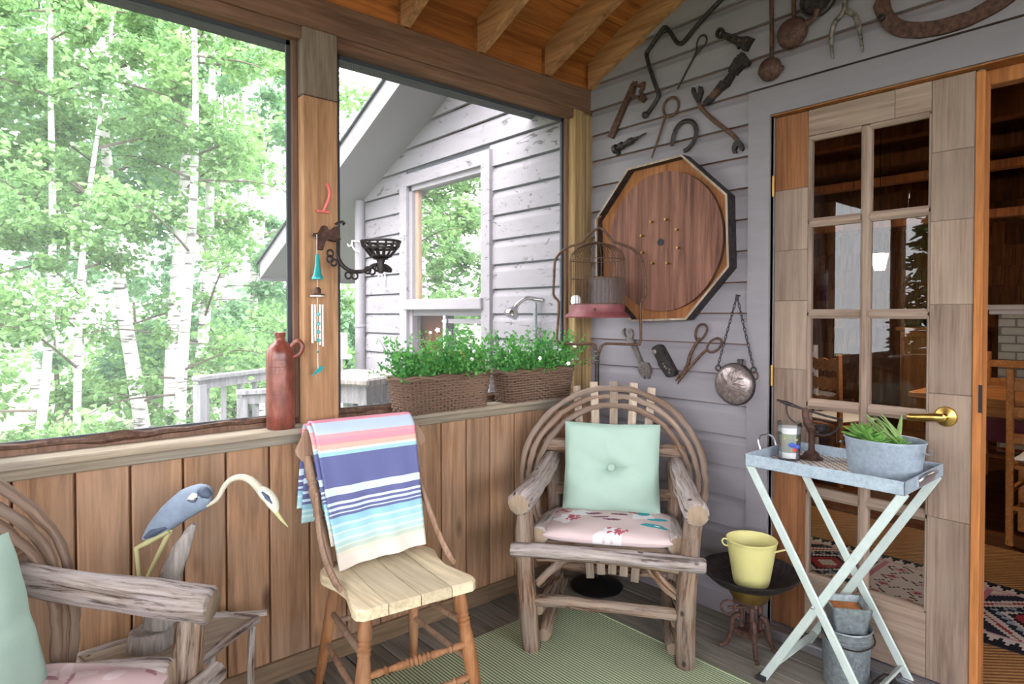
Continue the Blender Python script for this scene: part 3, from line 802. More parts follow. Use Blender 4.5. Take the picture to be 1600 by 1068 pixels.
# ---------------------------------------------------------------- trees
def leaf_cloud(centres, radii, n, size, r, flat=0.75):
    """hexagonal leaves scattered through a set of soft clumps"""
    k = r.integers(0, len(centres), n)
    d = r.normal(size=(n, 3)); d /= np.linalg.norm(d, axis=1)[:, None]
    rad = r.uniform(0, 1, n) ** (1 / 2.2)
    p = centres[k] + d * (radii[k] * rad)[:, None] * np.array([1, 1, flat])
    a = r.normal(size=(n, 3)) * np.array([1, 1, .45]); a[:, 2] -= .25; a /= np.linalg.norm(a, axis=1)[:, None]
    nn = r.normal(size=(n, 3)) + np.array([0, 0, .9]); b = np.cross(a, nn); b /= np.linalg.norm(b, axis=1)[:, None]
    c = np.cross(a, b)
    s = size * r.uniform(.65, 1.35, n)[:, None]
    V = np.stack([p, p + a * s * .3 + b * s * .36 + c * s * .1, p + a * s * .72 + b * s * .28 + c * s * .07, p + a * s * 1.1, p + a * s * .72 - b * s * .28 + c * s * .07, p + a * s * .3 - b * s * .36 + c * s * .1], 1)
    return V.reshape(-1, 3)
def leaf_mesh(name, V, k, mat, parent):
    V = V - ORG[parent.name]; n = len(V) // k
    me = bpy.data.meshes.new(name); me.vertices.add(len(V)); me.vertices.foreach_set('co', V.astype(np.float32).ravel())
    me.loops.add(len(V)); me.loops.foreach_set('vertex_index', np.arange(len(V), dtype=np.int32))
    me.polygons.add(n); me.polygons.foreach_set('loop_start', np.arange(n, dtype=np.int32) * k)
    me.materials.append(MATS[mat]); me.update(calc_edges=True); me.validate()
    o = bpy.data.objects.new(name, me); COL.objects.link(o); o.parent = parent; o['kind'] = 'stuff'; return o
def birch_tree(label, base, stems, nleaf, size, spread, seed, mat='birch_leaf', low=.6, top=9.0, bark='birch_bark', nbr=16):
    r = np.random.default_rng(seed); base = np.array(base, float)
    t = thing('birch_tree', label, 'tree', tuple(base), 'birch trees outside the screens')
    cs_, rs_ = [], []
    for (dx, dy, lean_x, lean_y, rad, hgt) in stems:
        pts = []
        for i in range(9):
            q = i / 8; pts.append(base + np.array([dx + lean_x * q + .05 * math.sin(q * 7 + seed + dx * 9), dy + lean_y * q + .05 * math.cos(q * 6 + seed), hgt * q]))
        sp = smoothpath(pts, 3)
        MB().tube(sp, [rad * (1 - .75 * i / (len(sp) - 1)) for i in range(len(sp))], 9).build('trunk', bark, t, smooth=60)
        bm = MB()
        for b in range(nbr):
            q = r.uniform(.16, .98); o = np.array(sp[int(q * (len(sp) - 1))]); ang = r.uniform(0, 6.283); L = spread * r.uniform(.5, 1.1) * (1.15 - .6 * q)
            dv = np.array([math.cos(ang), math.sin(ang), r.uniform(-.1, .55)])
            bp = [o, o + dv * L * .35, o + dv * L * .7 + np.array([0, 0, -.03 * L]), o + dv * L + np.array([0, 0, -.16 * L])]
            bm.tube(smoothpath(bp, 2), [.016, .014, .012, .010, .008, .006, .004], 5)
            for q2 in (.45, .7, .9, 1.05):
                cs_.append(o + dv * L * q2 + r.normal(size=3) * .12 * L); rs_.append(r.uniform(.16, .42) * spread * .55)
        bm.build('branches', 'twig_bark', t, kind='stuff')
    V = leaf_cloud(np.array(cs_), np.array(rs_), nleaf, size, r)
    leaf_mesh('foliage', V, 6, mat, t)
    return t
birch_tree('clump of white birch trunks rising beside the grey deck railing', (-.62, 6.1, -1.3), [(0, 0, .35, .2, .11, 7.5), (.22, .1, .6, .5, .09, 7.5), (-.2, .2, -.5, .4, .10, 7.2), (.05, -.2, .1, -.5, .08, 6.5)], 19000, .066, 1.5, 3)
birch_tree('slim leafy birch leaning beyond the left screen', (-2.0, 5.2, -1.3), [(0, 0, .3, .1, .05, 6.5), (.25, .2, .5, .3, .045, 6.0)], 15000, .062, 1.3, 5)
birch_tree('broad bright green birch with low spreading boughs', (-3.1, 6.4, -1.3), [(0, 0, .2, .1, .09, 7.5), (.4, .3, .6, .2, .07, 7)], 19000, .070, 1.8, 8)
birch_tree('tall pale birch standing behind the birch clump', (.6, 8.6, -1.3), [(0, 0, .2, .1, .10, 9), (.5, .2, .6, .2, .09, 8.5)], 15000, .09, 1.8, 12, 'birch_leaf_cool')
birch_tree('distant birch in full leaf behind the wing roof', (2.6, 10.5, -1.3), [(0, 0, .2, .1, .12, 9), (-.5, .2, -.4, .2, .1, 8)], 13000, .11, 2.2, 14)
birch_tree('distant birch with cool green leaves at the forest edge', (-1.6, 10.0, -1.3), [(0, 0, .2, .1, .10, 9.5), (.5, .2, .5, .3, .09, 9)], 16000, .11, 2.3, 17, 'birch_leaf_cool')
birch_tree('far birch with a thin trunk showing through the leaves', (-5.0, 9.5, -1.3), [(0, 0, .2, .1, .10, 9.5)], 12000, .11, 2.4, 21)
# low brush along the ground
def brush(label, c, n, size, seed, mat):
    r = np.random.default_rng(seed); t = thing('leafy_bush', label, 'bush', c, 'undergrowth below the birches')
    cs_ = np.array([np.array(c) + np.array([r.uniform(-.9, .9), r.uniform(-.6, .6), r.uniform(.15, .95)]) for _ in range(16)]); rs_ = r.uniform(.2, .45, 16)
    bm = MB()
    for q in cs_: bm.tube([np.array(c) + np.array([0, 0, 0]), (np.array(c) + q) / 2 + np.array([0, 0, .1]), q], [.012, .009, .004], 5)
    bm.build('stems', 'twig_bark', t, kind='stuff'); leaf_mesh('foliage', leaf_cloud(cs_, rs_, n, size, r), 6, mat, t)
for i, (c, lb, mt) in enumerate((((-2.3, 3.6, -1.3), 'bright leafy bush growing low below the left screen', 'birch_leaf'), ((-1.3, 4.6, -1.3), 'leafy bush growing around the foot of the birch clump', 'birch_leaf_cool'), ((-3.3, 4.5, -1.3), 'rounded leafy bush at the edge of the clearing', 'birch_leaf'), ((-.9, 7.6, -1.3), 'pale leafy bush behind the deck', 'birch_leaf'), ((-2.6, 8.2, -1.3), 'wide leafy bush between the far birch trunks', 'birch_leaf_cool'), ((-4.3, 7.6, -1.3), 'leafy bush at the left edge of the clearing', 'birch_leaf'), ((.9, 6.6, -1.3), 'leafy bush growing beside the far deck corner', 'birch_leaf_cool'))):
    brush(lb, c, 5500, .07, 40 + i, mt)
# dark conifers on the other side of the porch, mirrored in the windows
def conifer(label, base, h, rad, n, seed):
    r = np.random.default_rng(seed); base = np.array(base, float); t = thing('conifer', label, 'tree', tuple(base), 'conifers across the clearing')
    MB().tube([base, base + [0, 0, h]], [rad * .09, .02], 9).build('trunk', 'twig_bark', t, smooth=60)
    z = r.uniform(.12, 1, n); ang = r.uniform(0, 6.283, n); q = (1 - z) ** .8 * rad * r.uniform(.25, 1, n) ** .6
    p = base + np.stack([np.cos(ang) * q, np.sin(ang) * q, z * h - q * .25], 1)
    out = np.stack([np.cos(ang), np.sin(ang), r.uniform(-.6, .1, n)], 1) + r.normal(size=(n, 3)) * .3; out /= np.linalg.norm(out, axis=1)[:, None]
    sd = np.cross(out, r.normal(size=(n, 3))); sd /= np.linalg.norm(sd, axis=1)[:, None]; s = r.uniform(.12, .3, n)[:, None]
    V = np.stack([p - sd * s * .18, p + out * s * .8 - sd * s * .1, p + out * s, p + out * s * .8 + sd * s * .1, p + sd * s * .18], 1).reshape(-1, 3)
    leaf_mesh('needles', V, 5, 'conifer_leaf', t)
for i, (b, h, rd) in enumerate((((-9, 4.5, -1.3), 9, 2.2), ((-11, 8, -1.3), 11, 2.6), ((-6.5, 13, -1.3), 11, 2.6), ((-10.5, 0.5, -1.3), 8, 2.0))):
    conifer(['dark conifer across the clearing beside the porch end', 'tall dark conifer at the back of the clearing', 'tall conifer behind the far birches', 'dark conifer facing the end of the porch'][i], b, h, rd, 9000, 60 + i)

def thicket(label, c, ext, n, size, seed, mat):
    r = np.random.default_rng(seed); t = thing('forest_thicket', label, 'thicket', c, 'forest around the clearing')
    m = 60; cs_ = np.array(c) + np.stack([r.uniform(-ext[0], ext[0], m), r.uniform(-ext[1], ext[1], m), r.uniform(.3, ext[2], m)], 1); rs_ = r.uniform(.6, 1.3, m)
    bm = MB()
    for q in cs_[:14]: bm.tube([(q[0], q[1], c[2]), (q[0] + .1, q[1], c[2] + q[2] * .5 + .6), (q[0], q[1] + .1, max(q[2], .5) + 1.0)], [.06, .05, .03], 6)
    bm.build('trunks', 'twig_bark', t, kind='stuff'); leaf_mesh('foliage', leaf_cloud(cs_, rs_, n, size, r), 6, mat, t)
thicket('dense bright thicket closing the view behind the birches', (-2.5, 14.5, -1.3), (6.5, 1.2, 2.4), 20000, .15, 81, 'birch_leaf')
thicket('dense green thicket behind the wing roof', (6.0, 15.0, -1.3), (4.0, 1.2, 3.0), 12000, .18, 82, 'birch_leaf_cool')
thicket('unseen green thicket added to block light at the porch end', (-14.5, -3.5, -1.3), (1.2, 5.0, 1.6), 9000, .2, 83, 'birch_leaf')  # out of view, added to keep low sky light off the upper wall
thicket('unseen green thicket added to block light at the porch front', (-4.0, -16.0, -1.3), (8.0, 1.2, 1.6), 10000, .2, 84, 'birch_leaf_cool')  # also unseen, added to dim what enters by the front openings

# =================================================================== old tools hung on the grey siding
SX = -.021      # face of the siding
def onw(pts, x=-.036): return [(x, a, b) for a, b in pts]
def plate(poly, t=.016, lift=.0): return MB().prism(poly, lambda a, b, q: (q, a, b), SX - lift - t, SX - lift + .001)
def ell(c, ra, rb, ang=0, n=20, a0=0, a1=2 * math.pi, close=True):
    out = []
    for i in range(n if close else n + 1):
        t = a0 + (a1 - a0) * i / n; u, v = ra * math.cos(t), rb * math.sin(t)
        out.append((c[0] + u * math.cos(ang) - v * math.sin(ang), c[1] + u * math.sin(ang) + v * math.cos(ang)))
    return out
def wloc(p): return (SX, p[0], p[1])

# cast iron bracket arm
q = [(-0.2713,2.3533),(-0.3015,2.3553),(-0.1563,2.1125),(-0.1219,2.1303)]
t = thing('iron_bracket', 'rusty iron bar with a scrolled triangular head hung near roof corner', 'bracket', wloc(q[3]))
plate(q, .014).build('bar', 'iron_rust', t)
MB().ringprism([(-0.2826,2.3605),(-0.3101,2.336),(-0.3496,2.3407),(-0.3439,2.31),(-0.3314,2.2964),(-0.3584,2.2591),(-0.3376,2.2441),(-0.3035,2.2717),(-0.2655,2.2951)], [(-0.2947,2.3353),(-0.3101,2.3244),(-0.3313,2.3255),(-0.3271,2.3131),(-0.317,2.2981),(-0.3341,2.2666),(-0.3274,2.2616),(-0.3103,2.2795),(-0.2863,2.2993)], lambda a, b, q_: (q_, a, b), SX - .016, SX + .001).build('scroll_head', 'iron_rust', t)

# bent brace rod
q = smoothpath([(-0.842,2.6282),(-0.744,2.5694),(-0.6402,2.5095),(-0.5647,2.4542),(-0.5437,2.4545),(-0.5255,2.4693),(-0.4945,2.5206),(-0.471,2.5492),(-0.4537,2.5498),(-0.3995,2.5018),(-0.3669,2.4721),(-0.3637,2.4517),(-0.3937,2.3576),(-0.4298,2.2658),(-0.4283,2.2451),(-0.4042,2.2167),(-0.3749,2.1891)], 3)
t = thing('crank_rod', 'long dark iron rod bent like a brace crank', 'rod', wloc(q[-1]))
MB().tube(onw(q), .0095, 8).build('rod', 'iron_dark', t, smooth=50)
MB().lathe([(0, -.017), (.013, -.012), (.018, 0), (.013, .012), (0, .017)], (-.036,) + tuple([(-0.3567,2.1814)][0]), 12).build('knob', 'iron_dark', t, smooth=60)

# looped skewer
q = smoothpath([(-0.5293,2.2589),(-0.5799,2.3317),(-0.6234,2.3918),(-0.6275,2.4305),(-0.6431,2.4554),(-0.663,2.455),(-0.6758,2.4373),(-0.6717,2.4164),(-0.652,2.4028),(-0.6248,2.3863),(-0.6177,2.376)], 4)
tag(MB().tube(onw(q, -.028), .0042, 6).build('wire_skewer', 'iron_dark', smooth=50), 'thin iron wire skewer with a long narrow loop', 'skewer')

# strap hinge
t = thing('strap_hinge', 'ornate cast iron hinge with a ring at its end', 'hinge', wloc([(-0.8527,2.3305)][0]))
plate([(-0.7501,2.4426),(-0.8049,2.4096),(-0.8406,2.3882),(-0.8697,2.3814),(-0.8955,2.3639),(-0.8757,2.342),(-0.8643,2.3226),(-0.8469,2.3296),(-0.835,2.3522),(-0.8244,2.3436),(-0.8172,2.3605),(-0.7932,2.3791),(-0.7565,2.4101)], .016).build('strap', 'iron_dark', t)
MB().ringprism(ell([(-0.7396,2.4378)][0], .0195, .0225, n=14), ell([(-0.7396,2.4378)][0], .009, .012, n=14), lambda a, b, q_: (q_, a, b), SX - .014, SX + .001).build('ring', 'iron_dark', t)
for c in [(-0.7778,2.4086),(-0.8051,2.3889),(-0.8319,2.3748),(-0.864,2.3645)]: MB().lathe([(.007, 0), (.006, .005), (0, .007)], (SX - .015, c[0], c[1]), 8, ((0, 1, 0), (0, 0, 1), (-1, 0, 0))).build('rivet', 'iron_brown', t)
MB().tube([(SX - .015,) + p for p in [(-0.7594,2.4246),(-0.793,2.3982),(-0.826,2.3713)]], .006, 6).build('rib', 'iron_dark', t)

# monkey wrench with a wooden grip
t = thing('monkey_wrench', 'black monkey wrench with a stepped jaw and tapered handle', 'wrench', wloc([(-0.6732,2.1543)][0]))
plate([(-0.8264,2.3116),(-0.8498,2.3206),(-0.8791,2.2743),(-0.8735,2.2599),(-0.8561,2.265),(-0.8356,2.271)], .026).build('jaw', 'iron_dark', t)
plate([(-0.8235,2.3071),(-0.8532,2.2659),(-0.8181,2.2381),(-0.791,2.2539),(-0.7939,2.2695)], .030).build('slide', 'iron_dark', t)
plate([(-0.797,2.2577),(-0.8091,2.2379),(-0.7793,2.1995),(-0.7516,2.218)], .024).build('shank', 'iron_dark', t)
plate([(-0.7577,2.2302),(-0.7823,2.2042),(-0.7518,2.1902),(-0.7331,2.2063)], .032).build('collar', 'iron_dark', t)
plate([(-0.7392,2.2214),(-0.7579,2.1942),(-0.7114,2.1644),(-0.6922,2.1805)], .022).build('handle', 'iron_brown', t)
plate([(-0.6941,2.184),(-0.7145,2.1636),(-0.6829,2.1462),(-0.6654,2.159)], .024).build('grip_end', 'iron_dark', t)

# double ended S wrench
def jaw(pts, mat, parent, th=.014): return plate(pts, th).build('jaw', mat, parent)
t = thing('spanner', 'long curved double ended spanner above the door casing side', 'wrench', wloc([(-0.8281,1.932)][0]))
jaw([(-0.6047,2.2419),(-0.6156,2.2427),(-0.6222,2.2202),(-0.6302,2.21),(-0.6374,2.2131),(-0.6408,2.2422),(-0.653,2.2352),(-0.6603,2.2134),(-0.6498,2.185),(-0.6427,2.165),(-0.6319,2.1708),(-0.6173,2.1964),(-0.6048,2.2217)], 'iron_dark', t)
q = smoothpath([(-0.6355,2.1793),(-0.6406,2.1611),(-0.6608,2.1313),(-0.7101,2.079),(-0.7581,2.0353),(-0.7916,2.0051),(-0.8147,1.9793),(-0.8259,1.9621)], 4)
MB().tube(onw(q, -.028), .0088, 8, flat=((1, 0, 0), .7, 1.1)).build('shank', 'iron_brown', t, smooth=50)
jaw([(-0.8148,1.9673),(-0.8343,1.9663),(-0.8472,1.9489),(-0.8538,1.9299),(-0.8455,1.9197),(-0.8365,1.9273),(-0.8325,1.943),(-0.8234,1.9436),(-0.8183,1.9309),(-0.8217,1.9153),(-0.8054,1.9184),(-0.8,1.9404),(-0.8051,1.9574)], 'iron_dark', t)

# ringed stake
c0 = [(-0.4936,2.1877)][0]
t = thing('ring_stake', 'thin iron stake with a round ring handle', 'stake', wloc([(-0.387,1.9778)][0]))
MB().tube(onw(ell(c0, .0415, .0415, n=22), -.028), .0062, 7, closed=True).build('ring', 'iron_brown', t, smooth=50)
MB().tube(onw([(-0.4648,2.1548),(-0.4271,2.0631),(-0.3878,1.9763)], -.028), [.0058, .005, .0035], 7).build('shaft', 'iron_brown', t, smooth=50)

# small hand drill
t = thing('hand_drill', 'small black iron drill chuck with a thin bit above game board', 'drill', wloc([(-0.1885,2.0285)][0]))
ax_ = [(-0.1702,2.0531),(-0.3699,2.0952)]
A0, A1 = np.array((0,) + ax_[0]), np.array((0,) + ax_[1]); dd = (A1 - A0) / np.linalg.norm(A1 - A0); e1 = np.array([-1., 0, 0]); e2 = np.cross(dd, e1)
MB().lathe([(.020, 0), (.022, .006), (.022, .022), (.012, .026), (.012, .036), (.019, .04), (.019, .058), (.011, .064), (.013, .09), (.016, .094), (.016, .115), (.008, .13), (.007, .15)], (SX - .02, A0[1], A0[2]), 12, (e1, e2, dd)).build('chuck', 'iron_dark', t, smooth=40)
MB().tube([(SX - .02,) + p for p in [(-0.2898,2.078),(-0.3658,2.094)]], [.006, .004], 7).build('bit', 'iron_dark', t)
plate([(-0.1628,2.0793),(-0.1974,2.0759),(-0.1993,2.03),(-0.184,2.0258)], .02).build('clamp', 'iron_dark', t)

# horseshoe
q = smoothpath([(-0.5023,2.0098),(-0.506,2.0402),(-0.5196,2.0761),(-0.5438,2.0997),(-0.5775,2.1049),(-0.607,2.0919),(-0.6239,2.066),(-0.6256,2.0311),(-0.6112,2.0026),(-0.5878,1.982),(-0.5656,1.9735)], 3)
hs = MB().tube(onw(q, SX - .008), .0095, 8, flat=((1, 0, 0), .75, 1.15))
t = thing('horseshoe', 'dark worn horseshoe hung above the game board', 'horseshoe', wloc(q[0])); hs.build('shoe', 'iron_dark', t, smooth=50)
for c in [(-0.5174,2.0669),(-0.5738,2.1038),(-0.624,2.0472)]: MB().lathe([(.0045, 0), (0, .004)], (SX - .014, c[0], c[1]), 6, ((0, 1, 0), (0, 0, 1), (-1, 0, 0))).build('nail', 'iron_brown', t)

# ladles
def ladle(label, rod, cup, r, nubs):
    t = thing('iron_ladle', label, 'ladle', wloc(cup), 'iron ladles above the door')
    MB().tube(onw(rod, SX - .014), .0085, 8).build('handle', 'iron_rust', t, smooth=50)
    MB().lathe([(r * .55, -.004), (r * .9, .006), (r, .020), (r * .88, .036), (r * .55, .048), (0, .054)], (SX, cup[0], cup[1]), 20, ((0, 1, 0), (0, 0, 1), (-1, 0, 0))).build('cup', 'iron_rust', t, smooth=60)
    for nb_ in nubs: MB().lathe([(0, -.014), (.011, -.008), (.014, 0), (.011, .008), (0, .014)], (SX - .015, nb_[0], nb_[1]), 10).build('spout', 'iron_rust', t, smooth=60)
ladle('long iron ladle with a round cup and straight handle over casing corner', [(-0.9655,2.6256),(-0.9688,2.4899),(-0.9719,2.3594),(-0.9728,2.2452)], [(-0.9689,2.2164)][0], .047, [(-0.9304,2.2143),(-1.0082,2.2113)])
ladle('large round bellied iron ladle with a pointed spout', [(-1.0556,2.5888),(-1.0587,2.4567),(-1.0605,2.373)], [(-1.0564,2.3304)][0], .060, [(-1.0109,2.33)])
t = thing('iron_pan', 'small round iron pan with a curved hook handle', 'pan', wloc([(-1.1522,2.414)][0]))
c0 = [(-1.1521,2.4238)][0]
MB().lathe([(.035, -.002), (.060, .004), (.066, .026), (.060, .030), (.052, .012), (0, .010)], (SX, c0[0], c0[1]), 22, ((0, 1, 0), (0, 0, 1), (-1, 0, 0))).build('pan', 'iron_dark', t, smooth=45)
MB().tube(onw(smoothpath([(-1.1522,2.383),(-1.1475,2.3651),(-1.133,2.3505),(-1.1107,2.3458)], 4), SX - .03), [.012] * 5 + [.011] * 8, 8, flat=((1, 0, 0), .5, 1.0)).build('handle', 'iron_rust', t, smooth=50)
MB().tube(onw(smoothpath([(-1.1643,2.3748),(-1.1858,2.3807),(-1.2021,2.3989),(-1.2051,2.4315)], 4), SX - .02), .009, 8).build('bail', 'iron_dark', t, smooth=50)

# forked tongs
t = thing('forked_tongs', 'speckled rusty fork shaped tongs hanging points down', 'tongs', wloc([(-1.2422,2.362)][0]))
MB().tube(onw([(-1.2464,2.4633),(-1.2469,2.4061),(-1.2455,2.3687),(-1.2443,2.3478)], SX - .012), [.006, .009, .010, .011], 8).build('stem', 'iron_speckled', t, smooth=50)
MB().tube(onw(smoothpath([(-1.2442,2.3549),(-1.2306,2.3359),(-1.2099,2.3182),(-1.2008,2.2885),(-1.1987,2.2554),(-1.2014,2.2208),(-1.2054,2.1896)], 3), SX - .011), [.009] * 10 + [.0085, .008, .0075, .007, .0065, .006, .0055, .005, .004], 8).build('leg', 'iron_speckled', t, smooth=50)
MB().tube(onw(smoothpath([(-1.2456,2.3535),(-1.2625,2.338),(-1.2807,2.3207),(-1.2912,2.2913),(-1.2977,2.2563),(-1.3034,2.2171),(-1.309,2.1836)], 3), SX - .011), [.009] * 10 + [.0085, .008, .0075, .007, .0065, .006, .0055, .005, .004], 8).build('leg', 'iron_speckled', t, smooth=50)

# great curved blade
q = [(-1.3602,2.4135),(-1.3512,2.3503),(-1.3409,2.3281),(-1.3541,2.2844),(-1.3792,2.2364),(-1.4021,2.2131),(-1.432,2.1943),(-1.4827,2.1745),(-1.5452,2.1652),(-1.5887,2.1644),(-1.6275,2.1678),(-1.6621,2.1762),(-1.6897,2.1837),(-1.7167,2.194),(-1.7379,2.2056),(-1.7631,2.2305),(-1.7454,2.259),(-1.7101,2.2434),(-1.6707,2.2303),(-1.627,2.215),(-1.5616,2.2143),(-1.5311,2.2162),(-1.4963,2.2239),(-1.4714,2.2324),(-1.4461,2.2444),(-1.4295,2.257),(-1.4164,2.273),(-1.4051,2.2914),(-1.3974,2.3085),(-1.3926,2.335),(-1.3965,2.3993)]
t = thing('hay_knife', 'large curved rusty iron blade hung above the doors', 'blade', wloc(q[6]))
plate(q, .012, .002).build('blade', 'iron_rust', t)
MB().lathe([(.013, 0), (.011, .008), (0, .010)], (SX - .014,) + tuple([(-1.3711,2.2806)][0]), 10, ((0, 1, 0), (0, 0, 1), (-1, 0, 0))).build('bolt', 'iron_dark', t)

# --- lower row
t = thing('spanner', 'grey double ended spanner below the bird cage', 'wrench', wloc([(-0.3572,0.9434)][0]))
jaw([(-0.233,1.1782),(-0.23,1.1537),(-0.2424,1.137),(-0.2517,1.1348),(-0.2638,1.1448),(-0.2576,1.1713),(-0.268,1.1778),(-0.2819,1.1694),(-0.2863,1.1454),(-0.2791,1.1259),(-0.2822,1.1091),(-0.264,1.1036),(-0.2486,1.1225),(-0.2301,1.1366),(-0.2188,1.1535),(-0.2206,1.1682)], 'iron_grey', t)
plate([(-0.2578,1.1228),(-0.2852,1.1261),(-0.3422,1.0232),(-0.3452,1.0091),(-0.3216,1.0005),(-0.3156,1.0217)], .012).build('shank', 'iron_grey', t)
jaw([(-0.3245,1.0079),(-0.3451,1.021),(-0.3742,1.0179),(-0.387,0.9975),(-0.3888,0.9741),(-0.3803,0.9428),(-0.3717,0.9445),(-0.3733,0.9612),(-0.36,0.9555),(-0.3524,0.9583),(-0.3543,0.9408),(-0.3425,0.9423),(-0.3229,0.9695),(-0.3175,0.9907)], 'iron_grey', t)
t = thing('latch_block', 'dark wooden and iron latch block between spanner and shears', 'latch', wloc([(-0.5004,0.959)][0]))
plate([(-0.4071,1.083),(-0.4139,1.095),(-0.4419,1.1077),(-0.4558,1.1045),(-0.4669,1.0924),(-0.5351,0.9888),(-0.5341,0.9774),(-0.5219,0.9661),(-0.5004,0.959),(-0.4868,0.9635),(-0.4452,1.0128),(-0.4395,1.031)], .028).build('body', 'iron_dark', t)
MB().lathe([(.012, 0), (.012, .004), (.006, .006), (0, .006)], (SX - .028,) + tuple([(-0.4253,1.0721)][0]), 12, ((0, 1, 0), (0, 0, 1), (-1, 0, 0))).build('rivet', 'pewter', t)
for c in [(-0.4728,1.0191),(-0.4893,0.9994),(-0.5057,0.9822),(-0.4811,1.0081),(-0.5083,0.9961)]: MB().lathe([(.006, 0), (.004, .004), (0, .005)], (SX - .028, c[0], c[1]), 8, ((0, 1, 0), (0, 0, 1), (-1, 0, 0))).build('stud', 'iron_grey', t)

t = thing('tin_snips', 'brown iron tin snips with looped handles', 'shears', wloc([(-0.5407,0.9326)][0]))
MB().tube(onw(smoothpath([(-0.5782,1.0007),(-0.5925,1.024),(-0.6001,1.0556),(-0.6177,1.0919),(-0.6403,1.1258),(-0.6527,1.1416)], 3), SX - .010), [.008] * 8 + [.0075] * 8, 8).build('arm', 'iron_brown', t, smooth=50)
MB().tube(onw(smoothpath([(-0.5926,1.0017),(-0.6131,1.0185),(-0.6432,1.049),(-0.668,1.0744),(-0.6925,1.0951)], 3), SX - .018), .0072, 8).build('arm', 'iron_brown', t, smooth=50)
MB().tube(onw(smoothpath([(-0.6402,1.1324),(-0.6305,1.1498),(-0.6349,1.1807),(-0.6523,1.2007),(-0.6721,1.2032),(-0.686,1.1903),(-0.6846,1.1729),(-0.67,1.1486),(-0.6527,1.1328)], 3, True), SX - .010), .0052, 7, closed=True).build('finger_loop', 'iron_rust', t, smooth=50)
MB().tube(onw(smoothpath([(-0.6924,1.0994),(-0.702,1.1214),(-0.7236,1.1394),(-0.7474,1.1444),(-0.7616,1.1341),(-0.7594,1.1149),(-0.743,1.0951),(-0.7168,1.084),(-0.6974,1.0888)], 3, True), SX - .018), .0052, 7, closed=True).build('finger_loop', 'iron_rust', t, smooth=50)
plate([(-0.5745,1.0094),(-0.5925,1.0195),(-0.6029,1.0068),(-0.5407,0.9313),(-0.5449,0.9488),(-0.5694,0.9822)], .008, .008).build('blade', 'iron_brown', t)
plate([(-0.5719,1.0048),(-0.5874,1.0147),(-0.5926,1.0017),(-0.5236,0.9435),(-0.5405,0.9666)], .008).build('blade', 'iron_brown', t)
MB().lathe([(.009, 0), (.007, .006), (0, .007)], (SX - .016,) + tuple([(-0.59,1.0104)][0]), 10, ((0, 1, 0), (0, 0, 1), (-1, 0, 0))).build('pivot', 'iron_rust', t)

# hammered canteen hung on a chain
cc = [(-0.8266,0.9565)][0]; RC = .084
t = thing('canteen', 'round hammered metal canteen hanging by a chain from a nail', 'canteen', (SX, cc[0], cc[1] - RC))
cb = MB(); prof = [(0, -.0)] + [(RC * .9, .0), (RC, .006), (RC, .030), (RC * .96, .036)] + [(RC * math.cos(a), .036 + .026 * math.sin(a)) for a in (.35, .65, .95, 1.2, 1.4)] + [(0, .0625)]
cb.lathe(prof, (SX, cc[0], cc[1]), 36, ((0, 1, 0), (0, 0, 1), (-1, 0, 0))); cb.build('body', 'pewter', t, smooth=60)
ridge = MB()
for i in range(34):
    a = i * 2.39996; rr_ = random.uniform(.012, .02); r1_ = random.uniform(.05, .076); pts = []
    for k_ in range(6):
        f = rr_ + (r1_ - rr_) * k_ / 5; aa = a + .25 * math.sin(f * 60 + i)
        h = .036 + .0265 * math.sqrt(max(0, 1 - (f / RC) ** 2))
        pts.append((SX - h, cc[0] + f * math.cos(aa), cc[1] + f * math.sin(aa)))
    ridge.tube(pts, [.0012, .0022, .0026, .0026, .0022, .0012], 5)
ridge.build('hammered_ridges', 'pewter', t, smooth=60, kind='stuff')
MB().lathe([(RC + .001, .008), (RC + .004, .012), (RC + .004, .026), (RC + .001, .030)], (SX, cc[0], cc[1]), 36, ((0, 1, 0), (0, 0, 1), (-1, 0, 0))).build('rim_band', 'iron_dark', t, smooth=60)
MB().lathe([(.010, 0), (.010, .016), (.013, .017), (.013, .026), (0, .028)], (SX - .018, cc[0] - .022, cc[1] + RC - .006), 12).build('stopper', 'iron_dark', t)
nail = [(-0.8341,1.3228)][0]
lug = [[(-0.7471,1.0181)][0], [(-0.9067,1.0195)][0]]
for lg in lug:
    MB().tube([(SX - .018 + .0 * math.cos(a), lg[0] + .0115 * math.cos(a), lg[1] + .0115 * math.sin(a)) for a in np.linspace(0, 6.283, 14)[:-1]], .003, 6, closed=True).build('lug_ring', 'iron_dark', t)
    P0 = np.array((SX - .02, lg[0], lg[1] + .010)); P1 = np.array((SX - .022, nail[0], nail[1])); L = np.linalg.norm(P1 - P0); u = (P1 - P0) / L; n_ = int(L / .0165)
    side = np.cross(u, [1, 0, 0]); nrm = np.array([1., 0, 0])
    for i in range(n_):
        c = P0 + u * L * (i + .5) / n_; wv = side if i % 2 else nrm
        MB().tube([c + u * .0105 * math.cos(a) + wv * .0048 * math.sin(a) for a in np.linspace(0, 6.283, 11)[:-1]], .0018, 5, closed=True).build('chain_link', 'iron_dark', t)
MB().tube([(SX - .018, lug[1][0] - .006 + .013 * math.cos(a), lug[1][1] - .022 + .016 * math.sin(a)) for a in np.linspace(0, 6.283, 14)[:-1]], .0035, 6, closed=True).build('key_ring', 'iron_rust', t)
MB().tube([(SX + .01, nail[0], nail[1]), (SX - .03, nail[0], nail[1] + .004)], .003, 6).build('nail', 'iron_dark', t)

